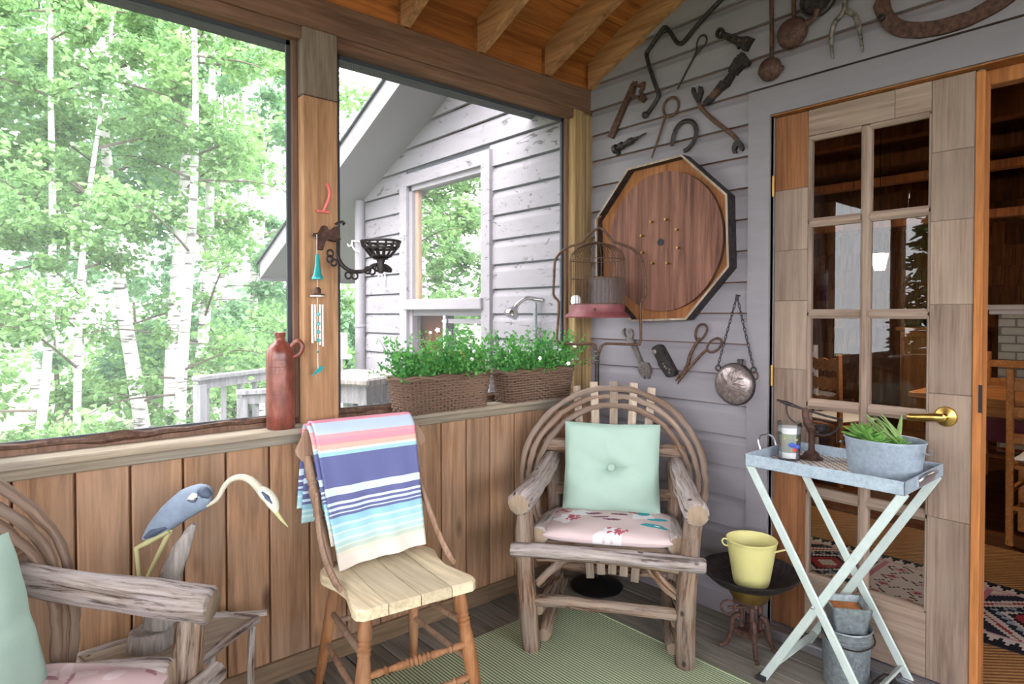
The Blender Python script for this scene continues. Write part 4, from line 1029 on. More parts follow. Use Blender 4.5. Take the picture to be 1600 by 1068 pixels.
# crokinole style octagonal game board
yc, zc, RO = -.453, 1.579, .392
oc = [(yc + RO * math.cos(math.radians(a)), zc + RO * math.sin(math.radians(a))) for a in [20.5 + 45 * i for i in range(8)]]
sc_ = lambda f: [(yc + (a - yc) * f, zc + (b - zc) * f) for a, b in oc]
t = thing('game_board', 'octagonal wooden game board with a round red brown playing disc', 'game board', (SX, yc, zc - RO))
MB().prism(sc_(.98), lambda a, b, q_: (q_, a, b), SX - .016, SX + .001).build('backing', 'cro_base', t)
for i in range(8):
    j = (i + 1) % 8; o1, o2 = oc[i], oc[j]; i1, i2 = sc_(.975)[i], sc_(.975)[j]
    MB().prism([o1, o2, i2, i1], lambda a, b, q_: (q_, a, b), SX - .060, SX + .001).build('rim_strip', 'iron_dark', t)
    MB().prism([o1, o2, i2, i1], lambda a, b, q_: (q_, a, b), SX - .063, SX - .060).build('rim_edge', 'slat_wood', t)
dc = (-.466, 1.577)
MB().prism(ell(dc, .312, .317, n=64), lambda a, b, q_: (q_, a, b), SX - .036, SX - .015).build('playing_disc', 'cro_disc', t)
for c in [(-0.4179,1.6714),(-0.4982,1.6742),(-0.5562,1.6228),(-0.5633,1.5413),(-0.5061,1.4766),(-0.4254,1.4814),(-0.368,1.5336),(-0.3635,1.6131)]:
    MB().lathe([(.0045, -.002), (.0045, .012), (.007, .013), (.006, .020), (0, .021)], (SX - .035, c[0], c[1]), 10, ((0, 1, 0), (0, 0, 1), (-1, 0, 0))).build('peg', 'brass_dull', t)
c = [(-0.4639,1.5753)][0]
MB().lathe([(.016, 0), (.016, .006), (.010, .007), (.008, .004), (0, .004)], (SX - .036, c[0], c[1]), 18, ((0, 1, 0), (0, 0, 1), (-1, 0, 0))).build('centre_button', 'rubber', t)

# =================================================================== furniture
def frame(O, V):
    O = np.array(O, float); V = np.array([V[0], V[1], 0.]); V /= np.linalg.norm(V); U = np.array([V[1], -V[0], 0.])
    return lambda u, v, z: O + u * U + v * V + np.array([0, 0, z])

# ------------------------------------------------ green mat
RX0, RX1, RY0, RY1 = -2.62, -.415, -2.3, -.235
k = NT('mat_weave'); v_ = k.coords((1, 1, 1), rnd=False)
wv = k.n('ShaderNodeTexWave', wave_type='BANDS', bands_direction='X', Scale=26.0); k.l(v_, wv.inputs['Vector'])
nz = k.n('ShaderNodeTexNoise', Scale=3.0, Detail=3.0); k.l(v_, nz.inputs['Vector'])
cA = k.ramp(wv.outputs['Fac'], [(0.25, lin((104, 120, 88))), (0.5, lin((172, 184, 152))), (0.75, lin((196, 206, 176)))])
cB = k.ramp(nz.outputs['Fac'], [(0.3, (.88, .88, .88, 1)), (0.7, (1.05, 1.05, 1.05, 1))])
k.l(k.mix(cA, cB, 1.0, 'MULTIPLY'), k.b.inputs['Base Color']); k.b.inputs['Roughness'].default_value = .8; k.bump(wv.outputs['Fac'], .4, .004)
rg = MB().box(RX0, RX1, RY0, RY1, FZ + .0005, FZ + .006).build('floor_mat', 'mat_weave'); tag(rg, 'pale green ribbed mat covering the porch boards', 'rug')
MB().box(RX1 - .012, RX1, RY0, RY1, FZ + .006, FZ + .008).build('border', 'mat_weave', rg)

# ------------------------------------------------ rustic log chairs
def pillow_mesh(P, w_, h_, t, o, eu, ev, en, n=30, dimple=True, pw=4.0):
    """soft square cushion: grid on both faces, pinched edge, buttoned middle"""
    o, eu, ev, en = [np.array(q, float) for q in (o, eu, ev, en)]
    def pt(i, j, s):
        a, b = -1 + 2 * i / n, -1 + 2 * j / n
        e = max(0, 1 - abs(a) ** pw) ** .5 * max(0, 1 - abs(b) ** pw) ** .5
        r = math.hypot(a, b)
        d = 0
        if dimple:
            d = .72 * math.exp(-(r / .17) ** 2) + .22 * math.exp(-(r / .5) ** 2)
            an = math.atan2(b, a); d += .34 * max(0, math.cos(2 * an + .5 * math.sin(3 * an))) ** 10 * math.exp(-(r / .75) ** 2) + .22 * max(0, math.cos(3 * an + 1.1)) ** 14 * math.exp(-(r / .6) ** 2)
        wr = .11 * math.sin(a * 9 + b * 5) * math.sin(b * 8 - a * 3) * (1 - r * .4)
        th = t * e * (1 - d + wr)
        pull = 1 - .035 * (1 - abs(a * b)) 
        return o + eu * a * w_ / 2 * pull + ev * b * h_ / 2 * pull + en * s * th
    vs = [pt(i, j, s) for s in (1, -1) for j in range(n + 1) for i in range(n + 1)]
    m = (n + 1) ** 2; fs = []
    for s in (0, 1):
        for j in range(n):
            for i in range(n):
                q = [s * m + j * (n + 1) + i, s * m + j * (n + 1) + i + 1, s * m + (j + 1) * (n + 1) + i + 1, s * m + (j + 1) * (n + 1) + i]
                fs.append(q if s == 0 else q[::-1])
    return P.add(vs, fs)

def log_chair(label, O, V, seed, pil_label, cush_label, palette, pil=(0, 0, 0)):
    P = frame(O, V); sd_ = seed * 50
    t = thing('log_chair', label, 'chair', tuple(P(0, .2, 0)), 'rustic log chairs')
    L = lambda nm, a, b, r0, r1=None, mat='log_wood', bend=.008: MB().log(P(*a), P(*b), r0, r1, bend=bend, capm=1, seed=sd_ + len(bpy.data.objects)).build(nm, [mat, 'log_end'], t, smooth=55)
    for s in (-1, 1):
        L('front_post', (s * .284, 0, 0), (s * .312, -.012, .56), .036, .034)
        L('armrest', (s * .322, -.065, .578), (s * .268, .47, .655), .047, .036, 'log_grey')
        L('rear_post', (s * .252, .46, .0), (s * .262, .42, .66), .034, .032)
        L('side_rail', (s * .262, .0, .44), (s * .235, .43, .40), .040, .036, 'log_grey')
        L('low_side_rail', (s * .262, .02, .15), (s * .245, .46, .12), .026, .024)
        L('runner', (s * .245, .05, .035), (s * .235, .56, .05), .028, .026)
        L('brace', (s * .262, .015, .25), (s * .14, .02, .375), .020, .019, bend=.004)
    L('seat_rail', (-.352, -.058, .405), (.352, -.058, .400), .027, .026, 'log_grey')
    L('seat_rail', (-.262, -.012, .372), (.262, -.012, .366), .022, .020)
    L('seat_rail', (-.24, .41, .40), (.24, .41, .40), .024)
    L('stretcher', (-.285, .0, .195), (.285, .0, .190), .024, .023)
    L('stretcher', (-.25, .45, .16), (.25, .45, .16), .02)
    L('back_rail', (-.305, .425, .705), (.305, .425, .70), .032, .029)
    L('back_rail', (-.25, .425, .515), (.25, .425, .51), .028)
    for i in range(9):
        v = .03 + i * .044
        MB().log(P(-.23, v, .408), P(.23, v, .406), .016, .015, n=8, segs=4, bend=.003, seed=sd_ + i).build('seat_slat', 'log_wood', t, smooth=55)
    # bent hoops
    base = [(-.33, .33, .36), (-.378, .35, .48), (-.394, .37, .60), (-.36, .40, .74), (-.25, .44, .875), (-.11, .465, .945), (0, .47, .957), (.11, .465, .945), (.25, .44, .875), (.355, .40, .74), (.384, .37, .60), (.370, .35, .48), (.33, .33, .36)]
    for f, dz, dv in ((1, 0, 0), (.925, -.012, .006), (.845, -.022, -.004)):
        pts = [P(u * f, v + dv, .30 + (z - .30) * (1 - (1 - f) * .72) + dz * .1) for u, v, z in base]
        sp = smoothpath(pts, 5); rr = np.random.default_rng(seed + int(f * 99)); sp = [q + rr.normal(size=3) * .0013 for q in sp]
        MB().tube(sp, [.0135 * rr.uniform(.85, 1.12) for _ in sp], 9, wob=.09, seed=seed).build('hoop', 'hoop_wood', t, smooth=60)
    # fan slats
    for ut, zt_, ub, zb_ in ((-.165, .965, -.095, .13), (-.088, .985, -.048, .15), (0, .99, 0, .155), (.088, .985, .048, .15), (.165, .965, .095, .13)):
        a = P(ub, .40, zb_); b = P(ut, .475, zt_); c = (a + b) / 2; d = b - a; Ln = np.linalg.norm(d); d /= Ln
        uu = P(1, 0, 0) - P(0, 0, 0); uu = uu - d * np.dot(uu, d); uu /= np.linalg.norm(uu)
        MB().obox(c, (.036, .011, Ln), uu, np.cross(d, uu), d, ch=.003).build('back_slat', 'slat_wood', t)
    # pillow
    eu = P(1, 0, 0) - P(0, 0, 0); ev = P(0, .26, .97) - P(0, 0, 0); ev /= np.linalg.norm(ev); en = np.cross(ev, eu); en /= np.linalg.norm(en)
    if np.dot(en, P(0, -1, 0) - P(0, 0, 0)) < 0: en = -en
    pc_ = P(-.002 + pil[0], .335 + pil[1], .638 + pil[2])
    pt = thing('cushion', pil_label, 'cushion', tuple(P(0, .3, .45)), 'green back cushions')
    pillow_mesh(MB(), .405, .375, .055, pc_, eu, ev, en).build('cover', 'green_fabric', pt, smooth=80)
    MB().lathe([(.0155, -.004), (.0165, .002), (.013, .006), (0, .007)], pc_ + en * .010, 18, (eu, ev, en)).build('button', 'button_fabric', pt, smooth=60)
    # printed seat cushion
    ct = thing('seat_cushion', cush_label, 'cushion', tuple(P(0, .2, .42)), 'floral seat cushions')
    rr = np.random.default_rng(seed + 3); n = 96
    spots = palette(rr)
    W2, D2 = .255, .185; bm = MB()
    def cp(i, j, s):
        a, b = -1 + 2 * i / n, -1 + 2 * j / n
        e = (max(0, 1 - abs(a) ** 6) * max(0, 1 - abs(b) ** 6)) ** .45
        sx = 1 - .06 * (abs(b) ** 4); sy = 1 - .08 * abs(a) ** 4
        return P(a * W2 * sx, .165 + b * D2 * sy, .448 + s * .030 * e + .004 * math.sin(a * 7) * math.sin(b * 5) * e * (s > 0) - .01 * (b + 1) * .3)
    def colour(a, b):
        c = palette.base
        for (x, y, rx, ry, an, cc) in spots:
            dx, dy = a - x, b - y; u = dx * math.cos(an) + dy * math.sin(an); v = -dx * math.sin(an) + dy * math.cos(an)
            if (u / rx) ** 2 + (v / ry) ** 2 < 1 + .15 * math.sin(u * 24) * math.sin(v * 24): c = cc
        return lin(c)
    for s in (1, -1):
        vs = [cp(i, j, s) for j in range(n + 1) for i in range(n + 1)]; fs = []; cs_ = []
        for j in range(n):
            for i in range(n):
                q = [j * (n + 1) + i, j * (n + 1) + i + 1, (j + 1) * (n + 1) + i + 1, (j + 1) * (n + 1) + i]; fs.append(q if s > 0 else q[::-1])
                cs_.append(colour((-1 + 2 * (i + .5) / n) * 1.35, -1 + 2 * (j + .5) / n))
        bm.add(vs, fs, None, cs_)
    bm.build('printed_cover', 'print_fabric', ct, smooth=80)
    return t
class Floral:
    base = (206, 186, 186)
    def __call__(s, r):
        out = []
        for x, y in ((-.9, -.2), (.1, -.75), (-.55, .25), (.75, .2)):       # white petals first
            for k in range(5): out.append((x + r.normal() * .12, y + r.normal() * .12, .17, .09, r.uniform(0, 3), (226, 222, 226)))
        for x, y, m in ((-.75, -.1, 12), (-.95, .35, 8), (.25, -.72, 12), (.55, .6, 8), (-.2, .7, 8)):    # crimson sprigs
            for k in range(m): out.append((x + r.normal() * .10, y + r.normal() * .10, .060, .034, r.uniform(0, 3), (176, 88, 102)))
        for x, y, a in ((-.2, .1, .2), (.05, -.05, .1), (.2, .3, -.2), (-.35, .35, .3)): out.append((x, y, .19, .06, a, (122, 82, 96)))
        for x, y, a, rx in ((.92, -.35, -.25, .28), (1.0, .2, .3, .22), (.7, .5, .4, .15), (-1.25, -.1, .3, .09)): out.append((x, y, rx, .11, a, (62, 158, 168)))
        out.append((.98, -.36, .06, .03, -.25, (214, 236, 238)))
        return out
class Rosy:
    base = (214, 188, 190)
    def __call__(s, r):
        out = []
        for k in range(16): out.append((r.uniform(-1.2, 1.2), r.uniform(-1, 1), r.uniform(.1, .3), r.uniform(.04, .1), r.uniform(0, 3), (230, 208, 212)))
        for k in range(14): out.append((r.uniform(-1.2, 1.2), r.uniform(-1, 1), r.uniform(.06, .2), r.uniform(.02, .05), r.uniform(0, 3), (178, 130, 142)))
        return out
log_chair('bent hoop log armchair with sage pillow against the grey wall', (-.666, -.667, FZ), (.799, .601), 4, 'sage green square pillow with a button leaning in the armchair by the wall', 'seat cushion printed with teal leaves and crimson sprigs', Floral())
log_chair('weathered log armchair beside the heron carving', (-2.300, -.748, FZ), (-.67, .73), 9, 'sage green pillow in the log armchair beside the heron', 'faded rosy pink seat cushion in the armchair beside the heron', Rosy(), (-.015, -.035, -.03))

# ------------------------------------------------ pressed back kitchen chair
P = frame((-1.435, -.60, FZ), (.12, .993)); pc0 = P(0, .2, 0)
kc = thing('kitchen_chair', 'old wooden kitchen chair with bare plank seat and turned legs', 'chair', tuple(pc0))
hwv = [(0, .182), (.012, .200), (.04, .204), (.10, .190), (.17, .176), (.24, .184), (.31, .206), (.36, .200), (.40, .165), (.415, .12)]
def hw(v): return float(np.interp(v, [a for a, b in hwv], [b for a, b in hwv]))
cutu = [-.25, -.105, 0.0, .105, .25]
vsamp = np.linspace(0, .415, 26)
for a, b in zip(cutu[:-1], cutu[1:]):
    left, right = [], []
    for v in vsamp:
        l, r_ = max(a, -hw(v)), min(b, hw(v))
        if r_ - l > .001: left.append((l + .0018, v)); right.append((r_ - .0018, v))
    poly = left + right[::-1]
    fz = lambda u, v: .44 - .006 * (1 - min(1, (u / .18) ** 2)) * math.sin(math.pi * min(1, max(0, v / .4)))
    bm = MB(); n = len(poly)
    bm.add([P(u, v, .408) for u, v in poly] + [P(u, v, fz(u, v) - .006) for u, v in poly] + [P(u * .985, .2 + (v - .2) * .975, fz(u, v)) for u, v in poly],
           [list(range(n))[::-1]] + [[i, (i + 1) % n, n + (i + 1) % n, n + i] for i in range(n)] + [[n + i, n + (i + 1) % n, 2 * n + (i + 1) % n, 2 * n + i] for i in range(n)])
    m = len(left); bm.add([P(u * .985, .2 + (v - .2) * .975, fz(u, v)) for u, v in poly], [[i, i + 1, n - 2 - i, n - 1 - i] for i in range(m - 1)])
    bm.build('seat_plank', 'seat_wood', kc)
def turned(a, b, prof, mat, nm, n=14):
    a = np.array(a); b = np.array(b); d = b - a; Ln = np.linalg.norm(d); d /= Ln; e1 = np.cross(d, [0, 1, 0.01]); e1 /= np.linalg.norm(e1); e2 = np.cross(d, e1)
    return MB().lathe([(r, f * Ln) for f, r in prof], a, n, (e1, e2, d)).build(nm, mat, kc, smooth=40)
leg_prof = [(0, .017), (.10, .021), (.18, .022), (.20, .017), (.215, .021), (.235, .017), (.25, .023), (.27, .018), (.285, .021), (.31, .018), (.36, .021), (.5, .024), (.62, .023), (.74, .020), (.755, .016), (.77, .021), (.79, .016), (.81, .020), (.83, .016), (.90, .018), (1, .014)]
for s in (-1, 1):
    turned(P(s * .155, .055, .41), P(s * .20, -.012, .006 if True else 0), leg_prof, 'chair_wood', 'front_leg')
    turned(P(s * .14, .355, .41), P(s * .18, .44, 0.006), [(0, .018), (.3, .020), (.8, .017), (1, .014)], 'chair_wood', 'rear_leg')
    turned(P(s * .172, .03, .29), P(s * .15, .378, .28), [(0, .008), (.5, .0115), (1, .008)], 'chair_wood_old', 'side_stretcher')
    turned(P(s * .186, .005, .17), P(s * .163, .405, .17), [(0, .008), (.5, .0115), (1, .008)], 'chair_wood_old', 'side_stretcher')
sp_prof = [(0, .008), (.14, .012), (.18, .008), (.20, .014), (.22, .008), (.36, .013), (.38, .009), (.395, .015), (.41, .009), (.43, .015), (.45, .009), (.47, .016), (.49, .010), (.51, .016), (.53, .009), (.55, .015), (.57, .009), (.59, .015), (.61, .009), (.63, .013), (.78, .008), (.80, .014), (.82, .008), (.86, .012), (1, .008)]
turned(P(-.178, .02, .235), P(.178, .02, .235), sp_prof, 'chair_wood', 'front_stretcher')
turned(P(-.190, .005, .135), P(.190, .005, .135), sp_prof, 'chair_wood', 'front_stretcher')
turned(P(-.158, .39, .24), P(.158, .39, .24), [(0, .008), (.5, .011), (1, .008)], 'chair_wood_old', 'rear_stretcher')
post_prof = [(0, .015), (.12, .017), (.30, .019), (.42, .014), (.44, .019), (.46, .014), (.48, .019), (.52, .015), (.70, .018), (.74, .013), (.76, .018), (.78, .013), (.80, .017), (1, .014)]
for s in (-1, 1):
    turned(P(s * .160, .365, .43), P(s * .205, .468, .80), post_prof, 'chair_wood_old', 'back_post')
    arm = smoothpath([P(s * .196, .155, .448), P(s * .200, .20, .462), P(s * .204, .27, .50), P(s * .203, .33, .555), P(s * .196, .385, .63), P(s * .190, .415, .68)], 4)
    MB().tube(arm, [.010] * 3 + [.0125] * (len(arm) - 6) + [.011] * 3, 8, flat=((0, 0, 1), 1.15, .8)).build('hip_brace', 'chair_wood_old', kc, smooth=50)
for i in range(6):
    u = -.125 + i * .05
    turned(P(u * .95, .385, .43), P(u * 1.15, .462, .79), [(0, .007), (.3, .010), (.5, .0085), (.7, .010), (1, .007)], 'chair_wood', 'spindle', 10)
cr = MB(); cpts = []
N = 28
for i in range(N + 1):
    u = -.240 + .480 * i / N; e = abs(u) / .24
    zt_ = .895 + .012 * math.cos(u * 13) - .06 * max(0, e - .86) / .14; zb_ = .772 - .004 * math.cos(u * 13) + .03 * max(0, e - .9) / .1
    v = .472 + .022 * (1 - e * e)
    cpts.append((u, v, zb_, zt_))
vs = []
for u, v, zb_, zt_ in cpts: vs += [P(u, v - .011, zb_), P(u, v - .004, zt_), P(u, v + .016, zt_), P(u, v + .009, zb_)]
fs = [[4 * i + j, 4 * i + (j + 1) % 4, 4 * i + 4 + (j + 1) % 4, 4 * i + 4 + j] for i in range(N) for j in range(4)] + [[3, 2, 1, 0], [4 * N, 4 * N + 1, 4 * N + 2, 4 * N + 3]]
cr.add(vs, fs).build('crest_rail', 'chair_wood_old', kc, smooth=50)

# striped blanket over the crest rail
pk, lb, nv, sa, cm, te = (222, 150, 168), (186, 202, 222), (104, 108, 154), (232, 176, 164), (228, 218, 208), (160, 202, 214)
stripes = [(.03, pk), (.075, lb), (.10, (236, 160, 168)), (.125, pk), (.15, (240, 150, 158)), (.18, sa), (.20, cm), (.225, te), (.45, nv), (.505, (206, 226, 240)), (.555, nv), (.57, (214, 230, 240)), (.59, nv), (.602, (206, 222, 238)), (.62, nv), (.635, (200, 220, 236)), (.655, nv),
           (.70, (150, 200, 218)), (.715, (196, 226, 232)), (.75, (162, 208, 220)), (.765, (204, 230, 232)), (.80, (176, 214, 218)), (.815, (206, 230, 226)), (.84, (180, 208, 206)), (.855, (208, 222, 210)), (.885, (190, 204, 192)), (.91, (222, 216, 200)), (1.01, cm)]
def stripe(t_):
    for e, c in stripes:
        if t_ <= e: return lin(c)
    return lin(cm)
def blanket(prm, W0, W1, du, seed, front_len, back_len):
    n = 40; rows_ = []
    ts = list(np.linspace(-back_len, 0, 40)) + list(np.linspace(0, front_len, 110))[1:]
    for t_ in ts:
        row = []
        for i in range(n + 1):
            a = -1 + 2 * i / n
            if t_ >= 0:
                f = t_ / front_len; u = (W0 + (W1 - W0) * f) * a + du + .016 * f
                d_ = t_
                z = .912 - d_ + .0; v = .440 - .115 * (d_ / .455)
                if d_ < .03: v = .452 + .022 * math.cos(d_ / .03 * 1.57) - .012 * (d_ / .03); z = .918 - .03 * (1 - math.cos(d_ / .03 * 1.57)) * .9
                wv_ = .006 * f * math.sin(a * 5 + f * 3) + .004 * f * math.sin(a * 11 - f * 5) - .012 * f * max(0, abs(a) - .8) / .2
                z += .012 * f * a - .004
                row.append(P(u, v + wv_, z))
            else:
                d_ = -t_; f = d_ / back_len; u = W0 * a * 1.02 + du - .02 * f
                z = .918 - d_ ; v = .505 + .006 * math.sin(a * 6 + 1) * f
                if d_ < .03: v = .474 + .031 * math.sin(d_ / .03 * 1.57); z = .918 - .03 * (1 - math.cos(d_ / .03 * 1.57))
                row.append(P(u, v, z))
        rows_.append(row)
    bm = MB(); vs = [q for r_ in rows_ for q in r_]; fs = []; cs_ = []
    for j in range(len(ts) - 1):
        c = stripe(max(0, (ts[j] + ts[j + 1]) / 2) / front_len if ts[j] >= 0 else min(1, (-ts[j] / front_len)))
        for i in range(n): fs.append((j * (n + 1) + i, j * (n + 1) + i + 1, (j + 1) * (n + 1) + i + 1, (j + 1) * (n + 1) + i)); cs_.append(c)
    bm.add(vs, fs, None, cs_); return bm
bl = thing('striped_blanket', 'pastel striped woven blanket draped over the kitchen chair back', 'blanket', tuple(P(0, .47, .90)))
o = blanket(None, .186, .160, -.004, 1, .455, .36).build('cloth', 'woven_colour', bl, smooth=80); solid(o, .007, 0)
o = blanket(None, .186, .164, -.016, 1, .37, .30); o.v = [tuple(np.array(q) + np.array([.0012, .012, -.010])) for q in o.v]
o = o.build('under_fold', 'woven_colour', bl, smooth=80); solid(o, .004, 0)

# ------------------------------------------------ twig side table with heron carving
TZ = .30
tt = thing('twig_table', 'low twig legged side table under the heron carving', 'table', (-2.05, -.24, FZ))
top = [(-2.25, -.105), (-1.862, -.098), (-1.785, -.205), (-2.02, -.385), (-2.20, -.385)]
MB().prism(top, lambda a, b, q: (a, b, q), TZ - .014, TZ).build('table_top', 'table_plank', tt)
ed = list(zip(top, top[1:] + top[:1]))
for i, (a, b) in enumerate(ed): MB().log((a[0], a[1], TZ - .006), (b[0], b[1], TZ - .006), .013, .012, n=8, segs=5, bend=.004, seed=i).build('edge_twig', 'log_grey', tt, smooth=55)
MB().log((-1.90, -.10, TZ + .004), (-1.752, -.198, TZ + .002), .011, .010, n=8, segs=4, bend=.003, seed=77).build('cross_twig', 'log_grey', tt, smooth=55)
for i, (x, y) in enumerate(((-1.800, -.185), (-2.03, -.365), (-2.18, -.365), (-2.23, -.125), (-1.90, -.12))):
    MB().log((x + .006, y, TZ), (x + random.uniform(-.01, .03), y - .01, FZ), .011, .012, n=8, segs=7, bend=.008, seed=20 + i).build('leg', 'log_grey', tt, smooth=55)
MB().log((-2.18, -.365, .06), (-2.03, -.365, .06), .009, n=7, segs=4, seed=31).build('stretcher', 'log_grey', tt, smooth=55)

HD = 1.86
hv = thing('heron_carving', 'painted blue grey heron carving bending down on driftwood stump', 'carving', (-2.0861,-0.1164,0.2937))
plain('heron_blue', (128, 142, 162), .6, noise=.12, nscale=40); plain('heron_dark', (72, 82, 104), .6, noise=.2, nscale=40); plain('heron_pale', (214, 210, 196), .6); plain('heron_leg', (186, 182, 134), .6); plain('heron_neck', (196, 188, 170), .6, noise=.08)
hz = [(-2.0803,-0.1142,0.5904),(-2.0584,-0.1326,0.6155),(-2.0227,-0.1625,0.6548),(-1.9789,-0.1993,0.6977),(-1.9462,-0.2272,0.7156),(-1.9289,-0.2422,0.7156)]
bw = [.006, .022, .036, .042, .038, .022]
MB().tube(smoothpath(hz, 4), list(np.interp(np.linspace(0, 1, 21), np.linspace(0, 1, 6), bw)), 14, flat=((0, 0, 1), 1.0, .72)).build('body', 'heron_blue', hv, smooth=60)
vd = np.array([-.654, -.756, 0]) * 0 + np.array([-.65, -.75, .1]); vd /= np.linalg.norm(vd)
for nm, pts, rr_, m in (('wing_patch', [(-1.9866,-0.2255,0.7101),(-1.9747,-0.2355,0.7214),(-1.9651,-0.2438,0.7228)], [.006, .011, .006], 'heron_pale'), ('shoulder', [(-1.962,-0.2423,0.7325),(-1.9497,-0.2529,0.7325),(-1.9375,-0.2637,0.7219)], [.010, .018, .010], 'heron_dark'), ('tail_feathers', [(-2.0808,-0.1335,0.5993),(-2.0618,-0.1495,0.6135),(-2.0321,-0.1748,0.6312)], [.004, .012, .005], 'heron_dark'), ('wing_streak', [(-1.99,-0.2317,0.7135),(-1.9768,-0.2433,0.7093),(-1.9697,-0.2491,0.7192)], [.003, .004, .003], 'heron_dark')):
    MB().tube(smoothpath(pts, 3), list(np.interp(np.linspace(0, 1, 7), [0, .5, 1], rr_)), 8).build(nm, m, hv, smooth=60)
nk = smoothpath([(-1.9384,-0.2346,0.6906),(-1.9221,-0.2485,0.6999),(-1.9094,-0.259,0.7192),(-1.8999,-0.2666,0.7428),(-1.8834,-0.2804,0.7643),(-1.8617,-0.299,0.7714),(-1.8428,-0.3155,0.7643),(-1.8268,-0.3298,0.7457),(-1.8173,-0.3384,0.7299)], 3)
MB().tube(nk, list(np.interp(np.linspace(0, 1, len(nk)), [0, .1, .5, .85, 1], [.008, .006, .008, .012, .013])), 10).build('neck', 'heron_neck', hv, smooth=60)
MB().tube(smoothpath([(-1.8226,-0.3336,0.7385),(-1.8119,-0.3432,0.7264),(-1.7975,-0.3561,0.707),(-1.7886,-0.3644,0.6834),(-1.7855,-0.3674,0.6691)], 3), list(np.interp(np.linspace(0, 1, 13), [0, .3, .6, 1], [.011, .018, .018, .007])), 12).build('head', 'heron_pale', hv, smooth=60)
MB().tube([(-1.8215,-0.3546,0.7327),(-1.8099,-0.365,0.7164),(-1.7994,-0.3745,0.6986)], [.003, .007, .003], 7).build('crest_stripe', 'heron_dark', hv, smooth=60)
MB().tube([(-1.7908,-0.3626,0.6784),(-1.7739,-0.378,0.6477),(-1.7595,-0.3909,0.6255)], [.008, .005, .0015], 8).build('beak', 'heron_leg', hv, smooth=60)
MB().tube([(-2.0232,-0.163,0.6155),(-2.0723,-0.1214,0.5797),(-2.0963,-0.101,0.5639),(-2.0936,-0.1044,0.5224),(-2.09,-0.1089,0.4652),(-2.0799,-0.1192,0.4008),(-2.0757,-0.1253,0.3006)], [.009, .008, .007, .006, .006, .006, .006], 8).build('leg', 'heron_leg', hv, smooth=60)
MB().tube([(-2.0153,-0.1566,0.6192),(-2.0433,-0.1341,0.5473),(-2.0726,-0.1107,0.4682),(-2.0724,-0.1126,0.3962),(-2.0681,-0.1187,0.2955)], [.008, .007, .006, .006, .006], 8).build('leg', 'heron_leg', hv, smooth=60)
sc0 = (-2.09,-0.1386,0.3318)
MB().lathe([(.060, 0), (.062, .01), (.056, .045), (.05, .048), (0, .05)], (-2.075, -.175, TZ - .001), 14).build('stump', 'driftwood', hv)
spk = [(-2.0574,-0.1927,0.356),(-2.0487,-0.1987,0.419),(-2.0346,-0.2092,0.489),(-2.0098,-0.2287,0.5661),(-1.988,-0.2463,0.6221),(-1.9771,-0.2551,0.6466)]
MB().tube(smoothpath(spk, 3), list(np.interp(np.linspace(0, 1, 16), [0, .3, .6, 1], [.042, .034, .024, .007])), 9, wob=.12, flat=((0, 0, 1), 1.0, .8)).build('driftwood_spike', 'driftwood', hv, smooth=50)

# ------------------------------------------------ galvanised tray table
ty = thing('tray_table', 'galvanised folding tray table with pale crossed legs before the door', 'table', (-.19, -1.31, FZ))
X0, X1, Y0, Y1, ZT, ZF = -.374, -.014, -1.566, -1.055, .752, .712
k = NT('tray_check'); v_ = k.coords((1, 1, 1), rnd=False); ck = k.n('ShaderNodeTexChecker', Scale=72.0); k.l(v_, ck.inputs['Vector']); ck.inputs['Color1'].default_value = lin((226, 222, 222)); ck.inputs['Color2'].default_value = lin((142, 122, 116)); k.l(ck.outputs['Color'], k.b.inputs['Base Color']); k.b.inputs['Roughness'].default_value = .6
MB().box(X0 + .002, X1 - .002, Y0 + .002, Y1 - .002, ZF, ZF + .004).build('tray_floor', 'tray_check', ty)
for nm, a in (('tray_side', (X0, X0 + .006, Y0, Y1)), ('tray_side', (X1 - .006, X1, Y0, Y1)), ('tray_end', (X0, X1, Y0, Y0 + .006)), ('tray_end', (X0, X1, Y1 - .006, Y1))):
    MB().box(*a, ZF - .002, ZT, ch=.002).build(nm, 'galvanized', ty)
MB().tube(smoothpath([(-.255, Y1, .735), (-.25, Y1 + .012, .775), (-.22, Y1 + .022, .792), (-.17, Y1 + .022, .792), (-.14, Y1 + .012, .775), (-.135, Y1, .735)], 4), .004, 7).build('handle', 'aluminium', ty, smooth=50)
MB().tube(smoothpath([(-.26, Y0 - .002, .735), (-.25, Y0 - .014, .748), (-.19, Y0 - .018, .750), (-.13, Y0 - .014, .748), (-.12, Y0 - .002, .735)], 4), .004, 7).build('handle', 'aluminium', ty, smooth=50)
MB().box(-.27, -.11, Y0 - .004, Y0 + .001, .718, .742).build('handle_plate', 'aluminium', ty)
def bar(nm, a, b, w_, t_, n_, mat='leg_paint'):
    a = np.array(a); b = np.array(b); d = b - a; L = np.linalg.norm(d); d /= L; n_ = np.array(n_, float); s = np.cross(d, n_); s /= np.linalg.norm(s)
    return MB().obox((a + b) / 2, (w_, t_, L), s, np.cross(d, s), d, ch=.002).build(nm, mat, ty)
